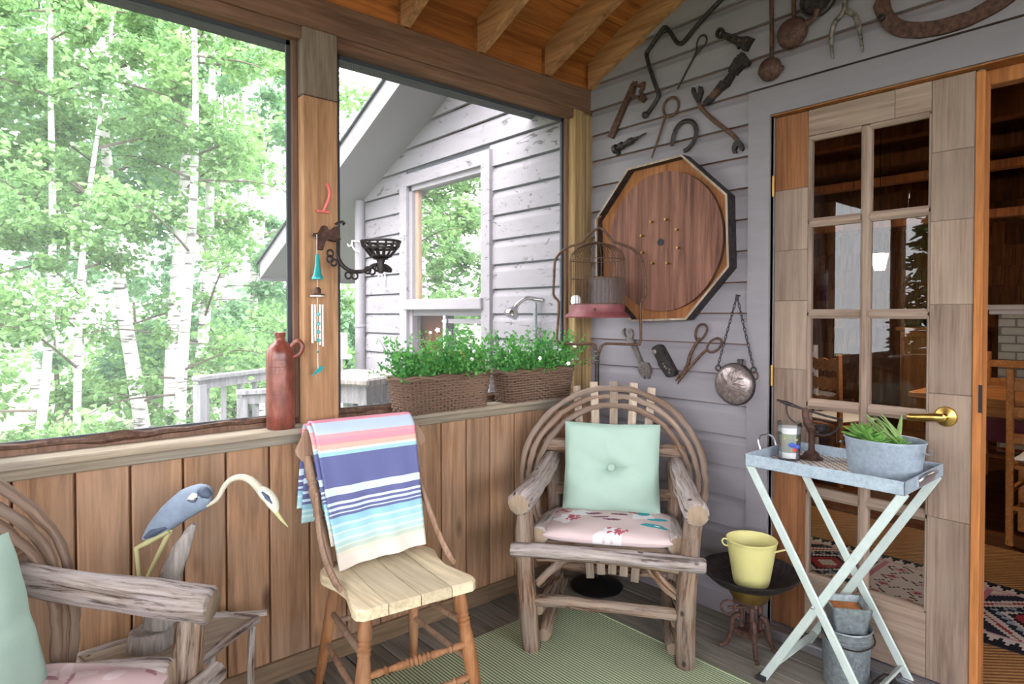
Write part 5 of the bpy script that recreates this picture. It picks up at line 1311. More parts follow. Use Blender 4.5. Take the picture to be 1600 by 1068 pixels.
for xa, da in ((X0 + .014, 0), (X1 - .014, .0)):
    ff = -1 if xa < -.2 else 1
    bar('leg', (xa - ff * .008 * 0, Y1 - .012, ZF + .002), (xa, -1.492, FZ + .004), .028, .010, (1, 0, 0))
    bar('leg', (xa + (.012 if ff < 0 else -.012), Y0 + .010, ZF + .002), (xa + (.012 if ff < 0 else -.012), -1.118, FZ + .004), .028, .010, (1, 0, 0))
    MB().lathe([(.006, -.012), (.006, .010), (0, .012)], (xa - .004, -1.298, .283), 8, ((0, 1, 0), (0, 0, 1), (-1, 0, 0))).build('bolt', 'aluminium', ty)
    for yf in (-1.494, -1.116): MB().box(xa - .010, xa + .022 if ff < 0 else xa + .010, yf - .016, yf + .016, FZ, FZ + .014).build('foot_cap', 'rubber', ty)
bar('cross_bar', (X0 + .014, -1.452, .03), (X1 - .014, -1.452, .03), .024, .008, (0, .5, .86))
bar('cross_bar', (X0 + .026, -1.165, .04), (X1 - .026, -1.165, .04), .024, .008, (0, -.5, .86))

# glass tumbler with gel and fish
gx, gy, gz = -.188, -1.128, ZF + .004
gc = thing('glass_candle', 'clear gel candle glass with blue and red fish on the tray', 'candle', (gx, gy, gz))
MB().lathe([(.034, 0), (.036, .004), (.042, .138), (.0405, .138), (.0355, .010), (0, .008)], (gx, gy, gz), 24).build('glass', 'cup_glass', gc, smooth=50)
k = NT('gel'); k.b.inputs['Base Color'].default_value = lin((206, 214, 196)); tr_ = k.n('ShaderNodeBsdfTransparent'); ms_ = k.n('ShaderNodeMixShader'); ms_.inputs[0].default_value = .45; k.l(tr_.outputs[0], ms_.inputs[1]); k.l(k.b.outputs[0], ms_.inputs[2]); k.l(ms_.outputs[0], k.out.inputs['Surface'])
MB().lathe([(.0345, .010), (.038, .105), (0, .105)], (gx, gy, gz), 24).build('gel_fill', 'gel', gc)
MB().lathe([(.0348, .0095), (.036, .03), (0, .034)], (gx, gy, gz), 24).build('sand_layer', 'petal', gc)
MB().lathe([(.0382, .098), (.0393, .120), (0, .122)], (gx, gy, gz), 24).build('wax_top', 'petal', gc)
plain('fish_blue', (72, 92, 190), .5); plain('fish_red', (226, 62, 52), .5); plain('fish_gold', (214, 204, 120), .5)
for dx, dy, dz, r_, m in ((-.018, -.016, .052, .017, 'fish_blue'), (-.006, -.026, .045, .016, 'fish_blue'), (-.016, -.026, .036, .010, 'fish_red'), (-.024, .012, .05, .011, 'fish_red'), (-.01, -.028, .068, .010, 'fish_gold'), (-.026, .0, .070, .012, 'fish_gold')):
    MB().lathe([(0, -r_), (r_ * .7, -r_ * .6), (r_, 0), (r_ * .7, r_ * .6), (0, r_)], (gx + dx * 1.0, gy + dy * 1.0, gz + dz * 1.15), 10).build('fish', m, gc, smooth=70)

# cast iron cherry stoner
px_, py_, pz_ = -.118, -1.178, ZF + .004
ps = thing('cherry_stoner', 'rusty cast iron fruit press on a flared foot on the tray', 'fruit press', (px_, py_, pz_))
MB().lathe([(.040, 0), (.041, .005), (.030, .012), (.024, .024), (.014, .03), (.011, .036), (.011, .095), (.015, .10), (.018, .115), (.012, .125), (0, .127)], (px_, py_, pz_), 18).build('column', 'iron_rust', ps, smooth=40)
ev_ = np.array([.0, -1, 0.]); Q = lambda a, z_: np.array([px_, py_, pz_ + z_]) + np.array([.45, -.89, 0]) * a
MB().tube(smoothpath([Q(0, .11), Q(-.015, .135), Q(-.022, .165), Q(-.018, .185)], 4), [.016] * 5 + [.013] * 8, 9).build('neck', 'iron_rust', ps, smooth=50)
MB().tube([Q(-.12, .212), Q(-.085, .200), Q(-.03, .182), Q(.05, .160), Q(.10, .150)], [.003, .008, .004, .004, .004], 8).build('lever', 'iron_dark', ps, smooth=50)
MB().tube(smoothpath([Q(-.085, .20), Q(-.085, .17), Q(-.07, .14), Q(-.03, .115)], 4), .003, 6).build('spring_arm', 'iron_dark', ps)
MB().tube(smoothpath([Q(.0, .10), Q(.04, .09), Q(.08, .11), Q(.10, .15)], 4), .004, 6).build('bail', 'iron_dark', ps)
MB().lathe([(.020, 0), (.026, .02), (.022, .022), (.015, .004), (0, .004)], Q(.035, .105), 14).build('cup', 'iron_dark', ps, smooth=50)

# galvanised tub of succulents
tx, tyy, tz = -.165, -1.437, ZF + .004
tb = thing('succulent_tub', 'oval galvanised tub planted with succulents on the tray', 'planter', (tx, tyy, tz))
def oval(a, b, z_): return [(tx + b * math.cos(g) * 1.0, tyy + a * math.sin(g), tz + z_) for g in np.linspace(0, 6.28318, 41)[:-1]]
rings = [oval(.104, .078, 0), oval(.108, .081, .004), oval(.120, .094, .112), oval(.124, .098, .117), oval(.124, .098, .122), oval(.118, .092, .121), oval(.112, .087, .09)]
bm = MB(); vs = [q for r_ in rings for q in r_]; n = 40
bm.add(vs, [(i * n + j, i * n + (j + 1) % n, (i + 1) * n + (j + 1) % n, (i + 1) * n + j) for i in range(len(rings) - 1) for j in range(n)] + [list(range(n))[::-1]])
bm.build('tub', 'galvanized', tb, smooth=40)
MB().prism([(a, b) for a, b, c in oval(.104, .079, 0)], lambda a, b, q: (a, b, q), tz + .06, tz + .098).build('soil', 'soil', tb)
def sleaf(c, d, L, w_, up_, curl=.3):
    """fleshy tapering leaf"""
    d = np.array(d, float); d /= np.linalg.norm(d); pts = []; R_ = []
    for i in range(7):
        f = i / 6; pts.append(np.array(c) + d * L * f * math.cos(up_ * (1 - curl * f)) + np.array([0, 0, L * f * math.sin(up_ * (1 - curl * f * .5))])); R_.append(w_ * max(.05, math.sin(math.pi * (.18 + .78 * f)) ** .8))
    return MB().tube(pts, R_, 8, flat=((0, 0, 1), .38, 1.0))
for ci, (dx, dy, nl, L, w_) in enumerate(((-.01, .050, 22, .085, .015), (.03, .09, 12, .06, .012), (-.055, .005, 16, .048, .011), (-.03, -.05, 12, .042, .010))):
    for i in range(nl):
        a = i * 2.4; f = i / nl
        sleaf((tx + dx, tyy + dy, tz + .106), (math.cos(a), math.sin(a), 0), L * (1.05 - .35 * f), w_ * (1 - .3 * f), .35 + 1.1 * f).build('rosette_leaf', 'succulent_leaf', tb, smooth=70)
for i in range(17):
    a = random.uniform(-.5, .5); sleaf((tx + random.uniform(-.03, .03), tyy - .045 + random.uniform(-.02, .02), tz + .095), (.1 * random.uniform(-1, 1), 1 - 1.05 * (i / 17), 0), random.uniform(.10, .15), .0080, random.uniform(.75, 1.15), .15).build('aloe_leaf', 'aloe_leaf', tb, smooth=70)
for sgn in (-1, 1): MB().tube([(tx + .03 * math.cos(g), tyy + sgn * (.124 + .012 * math.sin(g)), tz + .098 - .01 * math.sin(g)) for g in np.linspace(0, 3.1416, 9)], .003, 6).build('ear_handle', 'galvanized_dull', tb)

# ------------------------------------------------ kitchen scale with pan and yellow pail
sxp, syp = -.212, -.992
ks = thing('kitchen_scale', 'old cast iron scale on clawed legs carrying a wide black pan', 'scale', (sxp, syp, FZ))
MB().lathe([(0, .215), (.09, .217), (.14, .235), (.172, .262), (.180, .270), (.183, .274), (.178, .276), (.165, .265), (.135, .240), (.085, .224), (0, .222)], (sxp, syp, 0), 44).build('pan', 'iron_dark', ks, smooth=40)
MB().lathe([(.062, .165), (.075, .185), (.082, .214), (.06, .216), (.0, .216)], (sxp, syp, 0), 4 * 6).build('pan_cradle', 'brass_dull', ks, smooth=40)
MB().box(sxp - .045, sxp + .045, syp - .05, syp + .05, .145, .168, ch=.006).build('beam_plate', 'iron_rust', ks)
for a_, b_ in ((-.03, -.025), (.03, -.025), (0, .035)): MB().lathe([(.008, .03), (.011, .05), (.008, .07), (.011, .12), (.007, .15)], (sxp + a_, syp + b_, 0), 10).build('strut', 'iron_rust', ks, smooth=40)
MB().box(sxp - .04, sxp + .04, syp - .045, syp + .045, .02, .045, ch=.006).build('base_plate', 'iron_rust', ks)
for g in (.6, 2.1, 3.9, 5.3):
    c_, s_ = math.cos(g), math.sin(g)
    MB().tube(smoothpath([(sxp + c_ * .035, syp + s_ * .035, .10), (sxp + c_ * .06, syp + s_ * .06, .08), (sxp + c_ * .066, syp + s_ * .066, .03), (sxp + c_ * .085, syp + s_ * .085, FZ + .02), (sxp + c_ * .105, syp + s_ * .105, FZ + .008)], 4), [.011] * 8 + [.009] * 5 + [.008] * 3 + [.010], 8).build('leg', 'iron_rust', ks, smooth=50)
wc_ = (sxp - .062, syp + .055, .13)
for i in range(2): MB().tube([(wc_[0] + .026 * math.cos(g) * .65, wc_[1] + .026 * math.cos(g) * -.75, wc_[2] + .026 * math.sin(g)) for g in np.linspace(0, 6.283, 15)[:-1]], .005, 6, closed=True).build('hand_wheel', 'iron_rust', ks) if i == 0 else None
MB().tube([wc_, (sxp, syp, .13)], .006, 7).build('wheel_axle', 'iron_rust', ks)
yb = thing('yellow_pail', 'small pale yellow ribbed pail standing in the black pan', 'pail', (sxp + .005, syp - .002, .222))
prof = [(.062, 0), (.064, .003)]
for i in range(22):
    f = i / 22; r_ = .064 + .026 * f; prof += [(r_, .006 + .155 * f), (r_ + .0022, .006 + .155 * (f + .02))]
prof += [(.0915, .163), (.0945, .167), (.0915, .171), (.088, .168), (.062, .006), (0, .006)]
MB().lathe(prof, (sxp + .005, syp - .002, .222), 36).build('pail', 'yellow_enamel', yb, smooth=60)
e_ = np.array([.756, -.654, 0])
MB().tube(smoothpath([np.array([sxp + .005, syp - .002, .375]) + e_ * -q_ + np.array([0, 0, dz]) for q_, dz in ((.088, -.01), (.105, -.005), (.112, .008), (.105, .018), (.088, .014))], 4), .003, 7).build('ear_handle', 'yellow_enamel', yb)
MB().tube([np.array([sxp + .005, syp - .002, .368]) + e_ * .05 + np.array([-.05, -.06, 0]), np.array([sxp + .005, syp - .002, .366]) + e_ * .108 + np.array([-.03, -.035, 0])], .0035, 7).build('ear_handle', 'yellow_enamel', yb)

# ------------------------------------------------ pail and square pot under the table
gx, gy = -.150, -1.318
gp = thing('metal_pail', 'dull galvanised pail under the tray table', 'pail', (gx, gy, FZ))
MB().lathe([(.068, 0), (.072, .003), (.071, .012), (.078, .19), (.080, .194), (.083, .20), (.081, .204), (.077, .20), (.076, .19), (.068, .012), (0, .012)], (gx, gy, FZ), 32).build('body', 'galvanized_dull', gp, smooth=40)
for zz in (.165, .178): MB().lathe([(.0775, zz - .003), (.0800, zz), (.0775, zz + .003)], (gx, gy, FZ), 32).build('hoop_rib', 'galvanized_dull', gp, smooth=60)
dv = np.array([-.73, -.68, 0]); de = np.array([.68, -.73, 0])
for k_ in range(5):
    g = k_ * 1.2566; c = np.array([gx, gy, FZ + .10]) + dv * .0745
    MB().tube([c + de * .003 * math.cos(g) + np.array([0, 0, .003 * math.sin(g)]), c + de * .013 * math.cos(g) + np.array([0, 0, .013 * math.sin(g)])], [.002, .004], 6).build('flower_emboss', 'galvanized_dull', gp)
MB().tube([np.array([gx, gy, FZ + .08 - .01 * i]) + dv * (.0745 - .0006 * i) + de * (.004 * math.sin(i)) for i in range(5)], .002, 5).build('stem_emboss', 'galvanized_dull', gp)
MB().tube(smoothpath([np.array([gx, gy, FZ + .19]) + de * .082, np.array([gx, gy, FZ + .165]) + de * .07 + dv * .055, np.array([gx, gy, FZ + .155]) + dv * .088, np.array([gx, gy, FZ + .165]) - de * .07 + dv * .055, np.array([gx, gy, FZ + .19]) - de * .082], 4), .0028, 6).build('bail', 'iron_dark', gp)
sp = thing('square_pot', 'square weathered metal pot with rusty lining set on the pail', 'pot', (gx, gy, FZ + .20))
U2, V2 = np.array([.60, -.80, 0]), np.array([.80, .60, 0]); h0, h1, zt0, zt1 = .048, .064, FZ + .195, FZ + .285
for s_ in (-1, 1):
    for A_, B_ in ((U2, V2), (V2, U2)):
        c = np.array([gx, gy, 0]); vs = []
        for q_, zz in ((h0, zt0), (h1, zt1)):
            for e in (-1, 1):
                for th in (0, .007): vs.append(c + A_ * s_ * (q_ - th) + B_ * e * (q_ - (0 if th == 0 else .0)) + np.array([0, 0, zz]))
        MB().add(vs, [(0, 2, 6, 4), (1, 5, 7, 3), (4, 6, 7, 5), (0, 1, 3, 2), (0, 4, 5, 1), (2, 3, 7, 6)]).build('side', 'galvanized_dull', sp)
plain('rusty_lining', (168, 104, 56), .9, noise=.3, nscale=40)
MB().obox((gx, gy, FZ + .235), (.094, .094, .06), U2, V2).build('lining', 'rusty_lining', sp)
# cast iron foot lying at the threshold
ci = thing('iron_doorstop', 'dark cast iron doorstop on the boards behind the table leg', 'doorstop', (-.115, -1.44, FZ))
bm = smoothpath([(-.16, -1.40, FZ + .012), (-.15, -1.425, FZ + .05), (-.12, -1.44, FZ + .06), (-.09, -1.455, FZ + .03), (-.085, -1.475, FZ + .012)], 4)
MB().tube(bm, .013, 8, wob=.1).build('arch', 'iron_dark', ci, smooth=50)
MB().lathe([(.04, 0), (.042, .006), (.03, .014), (0, .016)], (-.12, -1.435, FZ), 14).build('base', 'iron_dark', ci)

# =================================================================== on the sill and post
# stoneware bottle
bx, by = -1.632, -.004; z0 = .848
t = thing('stoneware_bottle', 'tall glazed red brown stoneware bottle standing on the sill', 'bottle', (bx, by, z0))
R_ = .048
MB().lathe([(R_ * .9, 0), (R_, .006), (R_, .05), (R_ * 1.0, .25), (R_ * .98, .268), (R_ * .86, .284), (R_ * .6, .298), (R_ * .36, .306), (R_ * .32, .318), (R_ * .38, .322), (R_ * .38, .336), (R_ * .25, .338), (R_ * .2, .32), (0, .32)], (bx, by, z0), 28).build('body', 'stoneware', t, smooth=50)
MB().tube(smoothpath([(bx + .036 * .756, by - .036 * .654, z0 + .285), (bx + .062 * .756, by - .062 * .654, z0 + .305), (bx + .078 * .756, by - .078 * .654, z0 + .288), (bx + .07 * .756, by - .07 * .654, z0 + .262), (bx + .046 * .756, by - .046 * .654, z0 + .25)], 4), .0085, 9).build('handle', 'stoneware', t, smooth=60)

# wicker planters
def rrect(cx, cy, L, Wd, r, n):
    pts = []; per = []
    for sx, sy, a0 in ((1, 1, 0), (-1, 1, 90), (-1, -1, 180), (1, -1, 270)):
        for k_ in range(4): a = math.radians(a0 + 30 * k_); pts.append((cx + sx * (L / 2 - r) + r * math.cos(a), cy + sy * (Wd / 2 - r) + r * math.sin(a)))
    P = np.array(pts + [pts[0]]); d = np.r_[0, np.cumsum(np.linalg.norm(np.diff(P, axis=0), axis=1))]
    s_ = np.linspace(0, d[-1], n, endpoint=False)
    return np.stack([np.interp(s_, d, P[:, 0]), np.interp(s_, d, P[:, 1])], 1)
def wicker_planter(label, x0, x1, yc_, h, seed, flowers, plants_h):
    r = np.random.default_rng(seed); cx = (x0 + x1) / 2; L = x1 - x0; Wd = .125
    t = thing('wicker_planter', label, 'planter', (cx, yc_, .848), 'wicker planters on the sill')
    ns = int((L + Wd) * 2 / .021) // 2 * 2 + 1
    bm = MB(); rows_ = int(h / .0105)
    for k_ in range(rows_):
        z = .852 + h * k_ / rows_; sc = .90 + .10 * (k_ / rows_)
        base = rrect(cx, yc_, L * sc, Wd * sc, .03, ns * 2)
        c0 = np.array([cx, yc_]); pts = []
        for i, q_ in enumerate(base):
            o = (q_ - c0); o = o / np.linalg.norm(o); sg = (1 if (i // 2 + k_) % 2 else -1) * (.0048 if i % 2 else .001)
            pts.append((q_[0] + o[0] * sg, q_[1] + o[1] * sg, z + r.normal() * .0012))
        bm.tube(pts, .0050, 5, closed=True)
    bm.build('weave', 'wicker', t, smooth=60, kind='stuff')
    st = MB()
    for q_, q2 in zip(rrect(cx, yc_, L * .9, Wd * .9, .03, ns), rrect(cx, yc_, L, Wd, .03, ns)): st.tube([(q_[0], q_[1], .85), (q2[0], q2[1], .85 + h + .006)], .0032, 5)
    st.build('stakes', 'wicker', t, kind='stuff')
    rim = rrect(cx, yc_, L * 1.015, Wd * 1.03, .03, 60)
    for dz, ph in ((0, 0), (.007, 1.6)): MB().tube([(q_[0], q_[1], .85 + h + dz + .004 * math.sin(i * .9 + ph)) for i, q_ in enumerate(rim)], .0062, 6, closed=True).build('rim', 'wicker', t, smooth=60)
    MB().prism([tuple(q_) for q_ in rrect(cx, yc_, L * .92, Wd * .92, .03, 32)], lambda a, b, q_: (a, b, q_), .85, .85 + h - .015).build('soil', 'soil', t)
    # plants
    stems = MB(); V = []; fl_pts = []
    nst = int(L * 520)
    for i in range(nst):
        p0 = np.array([cx + r.uniform(-.45, .45) * L, yc_ + r.uniform(-.4, .4) * Wd, .85 + h - .02])
        lean = np.array([(p0[0] - cx) * .22 + r.normal() * .028, (p0[1] - yc_) * .35 - .012 + r.normal() * .018, 0]); H = plants_h * r.uniform(.5, 1.15)
        if r.uniform() < .3: H *= .55; lean *= 1.5
        p1 = p0 + lean * .5 + [0, 0, H * .6]; p2 = p0 + lean * 1.25 + [0, 0, H * (.95 if r.uniform() < .75 else .55)]
        p1[1] = min(p1[1], .04); p2[1] = min(p2[1], .04); stems.tube([p0, p1, p2], [.0014, .0012, .0007], 4, caps=False)
        for k_ in range(15):
            f = r.uniform(.22, 1); c = (p0 * (1 - f) ** 2 + 2 * f * (1 - f) * p1 + f * f * p2) + r.normal(size=3) * .007
            c[1] = min(c[1], .038); c[0] = min(c[0], -.075); a = r.normal(size=3) + [0, 0, .4]; a /= np.linalg.norm(a); b = np.cross(a, r.normal(size=3)); b /= np.linalg.norm(b); s_ = r.uniform(.009, .018)
            V += [c, c + a * s_ * .5 + b * s_ * .42, c + a * s_ * 1.15, c + a * s_ * .5 - b * s_ * .42]
        if r.uniform() < .5: fl_pts.append(p2)
    stems.build('stems', 'planter_leaf', t, kind='stuff')
    leaf_mesh('leaves', np.array(V), 4, 'planter_leaf', t)
    for f_ in flowers:
        for i in range(f_[3]):
            c = np.array(f_[:3]) + r.normal(size=3) * f_[4]; n_ = np.array([-.6, -.75, .25]) + r.normal(size=3) * .3; n_ /= np.linalg.norm(n_)
            a = np.cross(n_, [0, 0, 1]); a /= np.linalg.norm(a); b = np.cross(n_, a); fb = MB(); s_ = r.uniform(.008, .0125)
            for k_ in range(5):
                g = k_ * 1.2566; d1 = a * math.cos(g) + b * math.sin(g); d2 = -a * math.sin(g) + b * math.cos(g)
                fb.add([c, c + d1 * s_ * .6 + d2 * s_ * .42 + n_ * .002, c + d1 * s_ + n_ * .001, c + d1 * s_ * .6 - d2 * s_ * .42 + n_ * .002], [(0, 1, 2, 3)])
            fb.build('flower', 'petal', t)
wicker_planter('longer wicker planter of white flowered greenery beside the wooden post', -1.19, -.735, -.018, .140, 71, [(-.83, -.05, 1.03, 8, .016), (-.98, -.02, 1.12, 6, .03), (-.84, 0, 1.1, 8, .05)], .20)
wicker_planter('wicker planter of bushy greenery with white flowers by the corner post', -.655, -.215, -.018, .135, 72, [(-.30, -.06, 1.02, 16, .022), (-.22, -.03, 1.07, 10, .04), (-.45, -.02, 1.08, 7, .06)], .20)

# oil lamp bracket on the post
lp = thing('lamp_bracket', 'ornate cast iron oil lamp bracket screwed to the wooden post', 'bracket', (-1.47, -.002, 1.5))
YB = -.035
pb = lambda pts: [(a, YB, b) for a, b in pts]
plt = [(-1.4901,1.5439),(-1.4762,1.569),(-1.4648,1.5657),(-1.4602,1.5552),(-1.4416,1.559),(-1.4251,1.5714),(-1.4167,1.5545),(-1.4206,1.5365),(-1.4112,1.524),(-1.4254,1.5141),(-1.4433,1.5163),(-1.4604,1.5203),(-1.472,1.5107),(-1.4813,1.4796),(-1.495,1.4831),(-1.4903,1.5093),(-1.4993,1.5216)]
MB().prism(plt, lambda a, b, q_: (a, q_, b), -.026, .001).build('wall_plate', 'iron_rust', lp)
MB().tube([(a, -.03, b) for a, b in [(-1.5238,1.5338),(-1.5126,1.5304),(-1.4991,1.5358)]], .006, 6).build('hook', 'iron_brown', lp)
MB().tube([(a, -.03, b) for a, b in [(-1.4345,1.5761),(-1.4204,1.5848),(-1.4062,1.5888),(-1.3991,1.5838),(-1.4062,1.5773)]], .005, 6).build('scroll', 'iron_dark', lp)
armp = smoothpath([(a, -.04 - i * .010, b) for i, (a, b) in enumerate([(-1.4313,1.5198),(-1.4352,1.4934),(-1.4423,1.4669),(-1.4401,1.4409),(-1.4262,1.4176),(-1.4027,1.4034),(-1.374,1.4024),(-1.3496,1.4101),(-1.3348,1.4242),(-1.3149,1.4288),(-1.2898,1.4241),(-1.2747,1.4089)])], 3)
MB().tube(armp, .0075, 8).build('swing_arm', 'iron_dark', lp, smooth=50)
for k_, (a, b) in enumerate([(-1.4659,1.4668),(-1.4719,1.4452),(-1.4638,1.4329),(-1.4132,1.3879),(-1.3943,1.3865),(-1.3486,1.4081),(-1.3364,1.4042),(-1.3191,1.4161)]):
    MB().tube([(a + .012 * math.cos(g), -.05 - .012 * k_, b + .012 * math.sin(g)) for g in np.linspace(0, 6.283, 12)[:-1]], .004, 6, closed=True).build('scrollwork', 'iron_dark', lp)
cu = armp[-1]; ct = [(-1.3167,1.4813)][0]
cup_c = (ct[0], cu[1], ct[1])
for zz, rr_ in ((.030, .070), (.006, .058), (-.022, .036)):
    MB().tube([(cup_c[0] + rr_ * math.cos(g), cup_c[1] + rr_ * math.sin(g), cup_c[2] + zz) for g in np.linspace(0, 6.283, 29)[:-1]], .005 if zz > 0 else .004, 6, closed=True).build('cup_ring', 'iron_dark', lp)
for k_ in range(14):
    g = k_ * 6.283 / 14; c_, s_ = math.cos(g), math.sin(g)
    MB().tube([(cup_c[0] + r_ * c_, cup_c[1] + r_ * s_, cup_c[2] + z_) for r_, z_ in ((.070, .030), (.064, .015), (.058, .004), (.036, -.022), (.014, -.030))], [.003, .006, .003, .005, .006], 5).build('cup_rib', 'iron_dark', lp)
MB().lathe([(.030, -.034), (.018, -.03), (.012, -.05), (.016, -.066), (.008, -.085)], cup_c, 14).build('socket', 'iron_dark', lp, smooth=50)
MB().tube([(cup_c[0], cup_c[1], cup_c[2] - .07), tuple(cu)], .009, 8).build('socket_arm', 'iron_dark', lp)
# white wire plant hook outside the screen
hk = thing('wire_hook', 'white wire hanging hook on the wing side behind the lamp bracket', 'hook', (-0.03,2.1005,1.5416))
hp = [(2.564,1.8136),(2.5389,1.7922),(2.5012,1.7988),(2.4842,1.8338),(2.222,1.7964),(1.9564,1.7545)]
MB().tube([(-.10, a, b) for a, b in hp], .006, 6).build('arm', 'white_paint_wire', hk)
MB().tube([(-.10, a, b) for a, b in [(2.4842,1.8338),(2.4805,1.7875),(2.4397,1.7557),(2.3592,1.7355)]], .005, 6).build('brace', 'white_paint_wire', hk)
MB().tube([(-.03, a, b) for a, b in [(2.0895,1.6426),(2.0909,1.4509)]], .006, 6).build('back_bar', 'white_paint_wire', hk)
MB().tube([(-.04, a, b) for a, b in smoothpath([(2.1733,1.5229),(2.1638,1.5456),(2.1176,1.5435),(2.1087,1.5156),(2.0906,1.4966)], 3)], .005, 6).build('scroll', 'white_paint_wire', hk)
MB().tube([(-.10,) + tuple(hp[-1]), (-.015,) + tuple(hp[-1])], .006, 6).build('standoff', 'white_paint_wire', hk)

# pink rubber hook
q = smoothpath([(a, -.012 - .03 * (1 - i / 5), b) for i, (a, b) in enumerate([(-1.4731,1.7182),(-1.4626,1.7058),(-1.4572,1.6848),(-1.461,1.6583),(-1.4689,1.6379),(-1.4736,1.6214)])], 3)
t = thing('pink_hook', 'curved pink coated hook high on the wooden post', 'hook', (q[-1][0], 0, q[-1][2]))
plain('pink_rubber', (226, 112, 108), 0.5)
MB().tube(q, .0055, 8).build('hook_arm', 'pink_rubber', t, smooth=50)
MB().obox((q[-1][0], -.004, q[-1][2]), (.05, .012, .008)).build('base_plate', 'pink_rubber', t)
# wind chime
plain('teal_glass', (48, 156, 156), 0.2, 0.1); plain('chime_tube', (226, 214, 206), 0.4, 0.2)
cx_, yy = (-1.5118,-0.03,1.455)[0], -.045
wc = thing('wind_chime', 'teal and white wind chime hanging down the wooden post', 'wind chime', (cx_, yy, 1.02))
zpx = lambda py: ((-1.5148,-0.04,1.6819)[2] + (py - 300) * ((-1.5189,-0.04,0.9965)[2] - (-1.5148,-0.04,1.6819)[2]) / 300)
MB().tube([(cx_ - .002, yy, zpx(366)), (cx_, yy, zpx(583))], .0012, 4).build('cord', 'white_paint_wire', wc)
MB().lathe([(.020, 0), (.021, .004), (.014, .02), (.010, .045), (.007, .08), (.005, .09)], (cx_, yy, zpx(436)), 12).build('bell', 'teal_glass', wc, smooth=50)
MB().lathe([(.025, 0), (.025, .005), (.012, .007), (.012, .022), (.006, .03)], (cx_, yy, zpx(461)), 16).build('top_disc', 'iron_brown', wc)
MB().lathe([(.026, -.004), (.026, 0), (0, 0)], (cx_, yy, zpx(461)), 16).build('top_plate', 'chime_tube', wc)
for dx, dy, l0, l1 in ((-.020, 0, 475, 535), (.020, .004, 475, 541), (-.004, .018, 475, 532), (.004, -.018, 475, 538)): MB().tube([(cx_ + dx, yy + dy * .6, zpx(l0)), (cx_ + dx, yy + dy * .6, zpx(l1))], .0042, 8).build('tube', 'chime_tube', wc)
for py_ in (490, 505, 518, 531): MB().lathe([(0, -.008), (.008, -.004), (.008, .004), (0, .008)], (cx_, yy - .008, zpx(py_)), 8).build('bead', 'teal_glass', wc)
MB().prism([(cx_ - .024, zpx(586)), (cx_ + .006, zpx(572)), (cx_ + .024, zpx(572)), (cx_ + .010, zpx(580))], lambda a, b, q_: (a, q_, b), yy - .003, yy + .003).build('wind_catcher', 'teal_glass', wc)
MB().lathe([(0, -.005), (.005, 0), (0, .005)], (cx_, yy, zpx(549)), 8).build('bead', 'teal_glass', wc)

# bird cage on its stand
cg0 = np.array((-.222, -.226)); E1 = np.array([.5, -.866, 0])
pc = lambda r_, z_: np.array([cg0[0], cg0[1], z_]) + E1 * r_
T_ = [(-0.1957,-0.2114,1.6485),(-0.2028,-0.2053,1.6479),(-0.2266,-0.1852,1.6267),(-0.2457,-0.1693,1.6018),(-0.252,-0.1642,1.5863),(-0.2837,-0.1371,1.5738),(-0.3169,-0.1088,1.557),(-0.3407,-0.0889,1.5271),(-0.3529,-0.0792,1.4929),(-0.3561,-0.0782,1.4214),(-0.3594,-0.0772,1.3436),(-0.3503,-0.0857,1.3218),(-0.3406,-0.0945,1.3031),(-0.3434,-0.0939,1.2285),(-0.3476,-0.0921,1.1538),(-0.3484,-0.092,1.1258),(-0.3364,-0.1029,1.109),(-0.2752,-0.1559,1.1053),(-0.2235,-0.2006,1.1065),(-0.2152,-0.2082,1.0885),(-0.2123,-0.2116,1.0542)]
T2 = [(-0.1957,-0.2114,1.6485),(-0.1841,-0.2217,1.6392),(-0.1666,-0.2376,1.6093),(-0.1541,-0.2489,1.5863),(-0.1285,-0.2715,1.5707),(-0.0911,-0.3044,1.5489),(-0.0679,-0.3253,1.5147),(-0.0543,-0.338,1.4774),(-0.0481,-0.3452,1.4027),(-0.048,-0.3469,1.3343),(-0.0586,-0.3383,1.3125),(-0.065,-0.3332,1.2938),(-0.0653,-0.3346,1.2285),(-0.0649,-0.337,1.1414),(-0.068,-0.3349,1.1165),(-0.0776,-0.3269,1.1071),(-0.134,-0.278,1.109),(-0.1811,-0.2373,1.109),(-0.1963,-0.2244,1.0947),(-0.2027,-0.2194,1.0729),(-0.2076,-0.2156,1.0542)]
sd = thing('cage_stand', 'wrought iron bird cage stand with a round foot behind the rocker', 'stand', (cg0[0], cg0[1], FZ))
E1R = np.array([.756, -.654, 0])
def proj_plane(L): return [pc(float(np.dot(np.array([p[0] - cg0[0], p[1] - cg0[1], 0]), E1R)) / .944, p[2]) for p in L]
MB().tube(smoothpath(proj_plane(T_), 2), .0065, 7).build('frame_arm', 'iron_brown', sd, smooth=50)
MB().tube(smoothpath(proj_plane(T2), 2), .0065, 7).build('frame_arm', 'iron_brown', sd, smooth=50)
zc_ = (-0.211,-0.2128,1.0491)[2]
MB().tube([pc(0, FZ + .02), pc(0, zc_ + .02)], .010, 10).build('pole', 'iron_dark', sd, smooth=50)
for dz in (-.02, 0, .02): MB().lathe([(.010, -.006), (.015, 0), (.010, .006)], pc(0, zc_ + dz), 12).build('collar', 'iron_grey', sd, smooth=50)
MB().lathe([(.120, 0), (.124, .008), (.116, .016), (.08, .022), (.05, .034), (.02, .05), (0, .05)], (cg0[0], cg0[1], FZ), 36).build('foot', 'black_metal', sd, smooth=40)
ztop = [(-0.1957,-0.2114,1.6485)][0][2]
MB().tube(smoothpath([pc(.0, ztop - .002), pc(.0, ztop + .035), pc(.006, ztop + .05), pc(.018, ztop + .052)], 3), .005, 7).build('hook', 'iron_brown', sd, smooth=50)
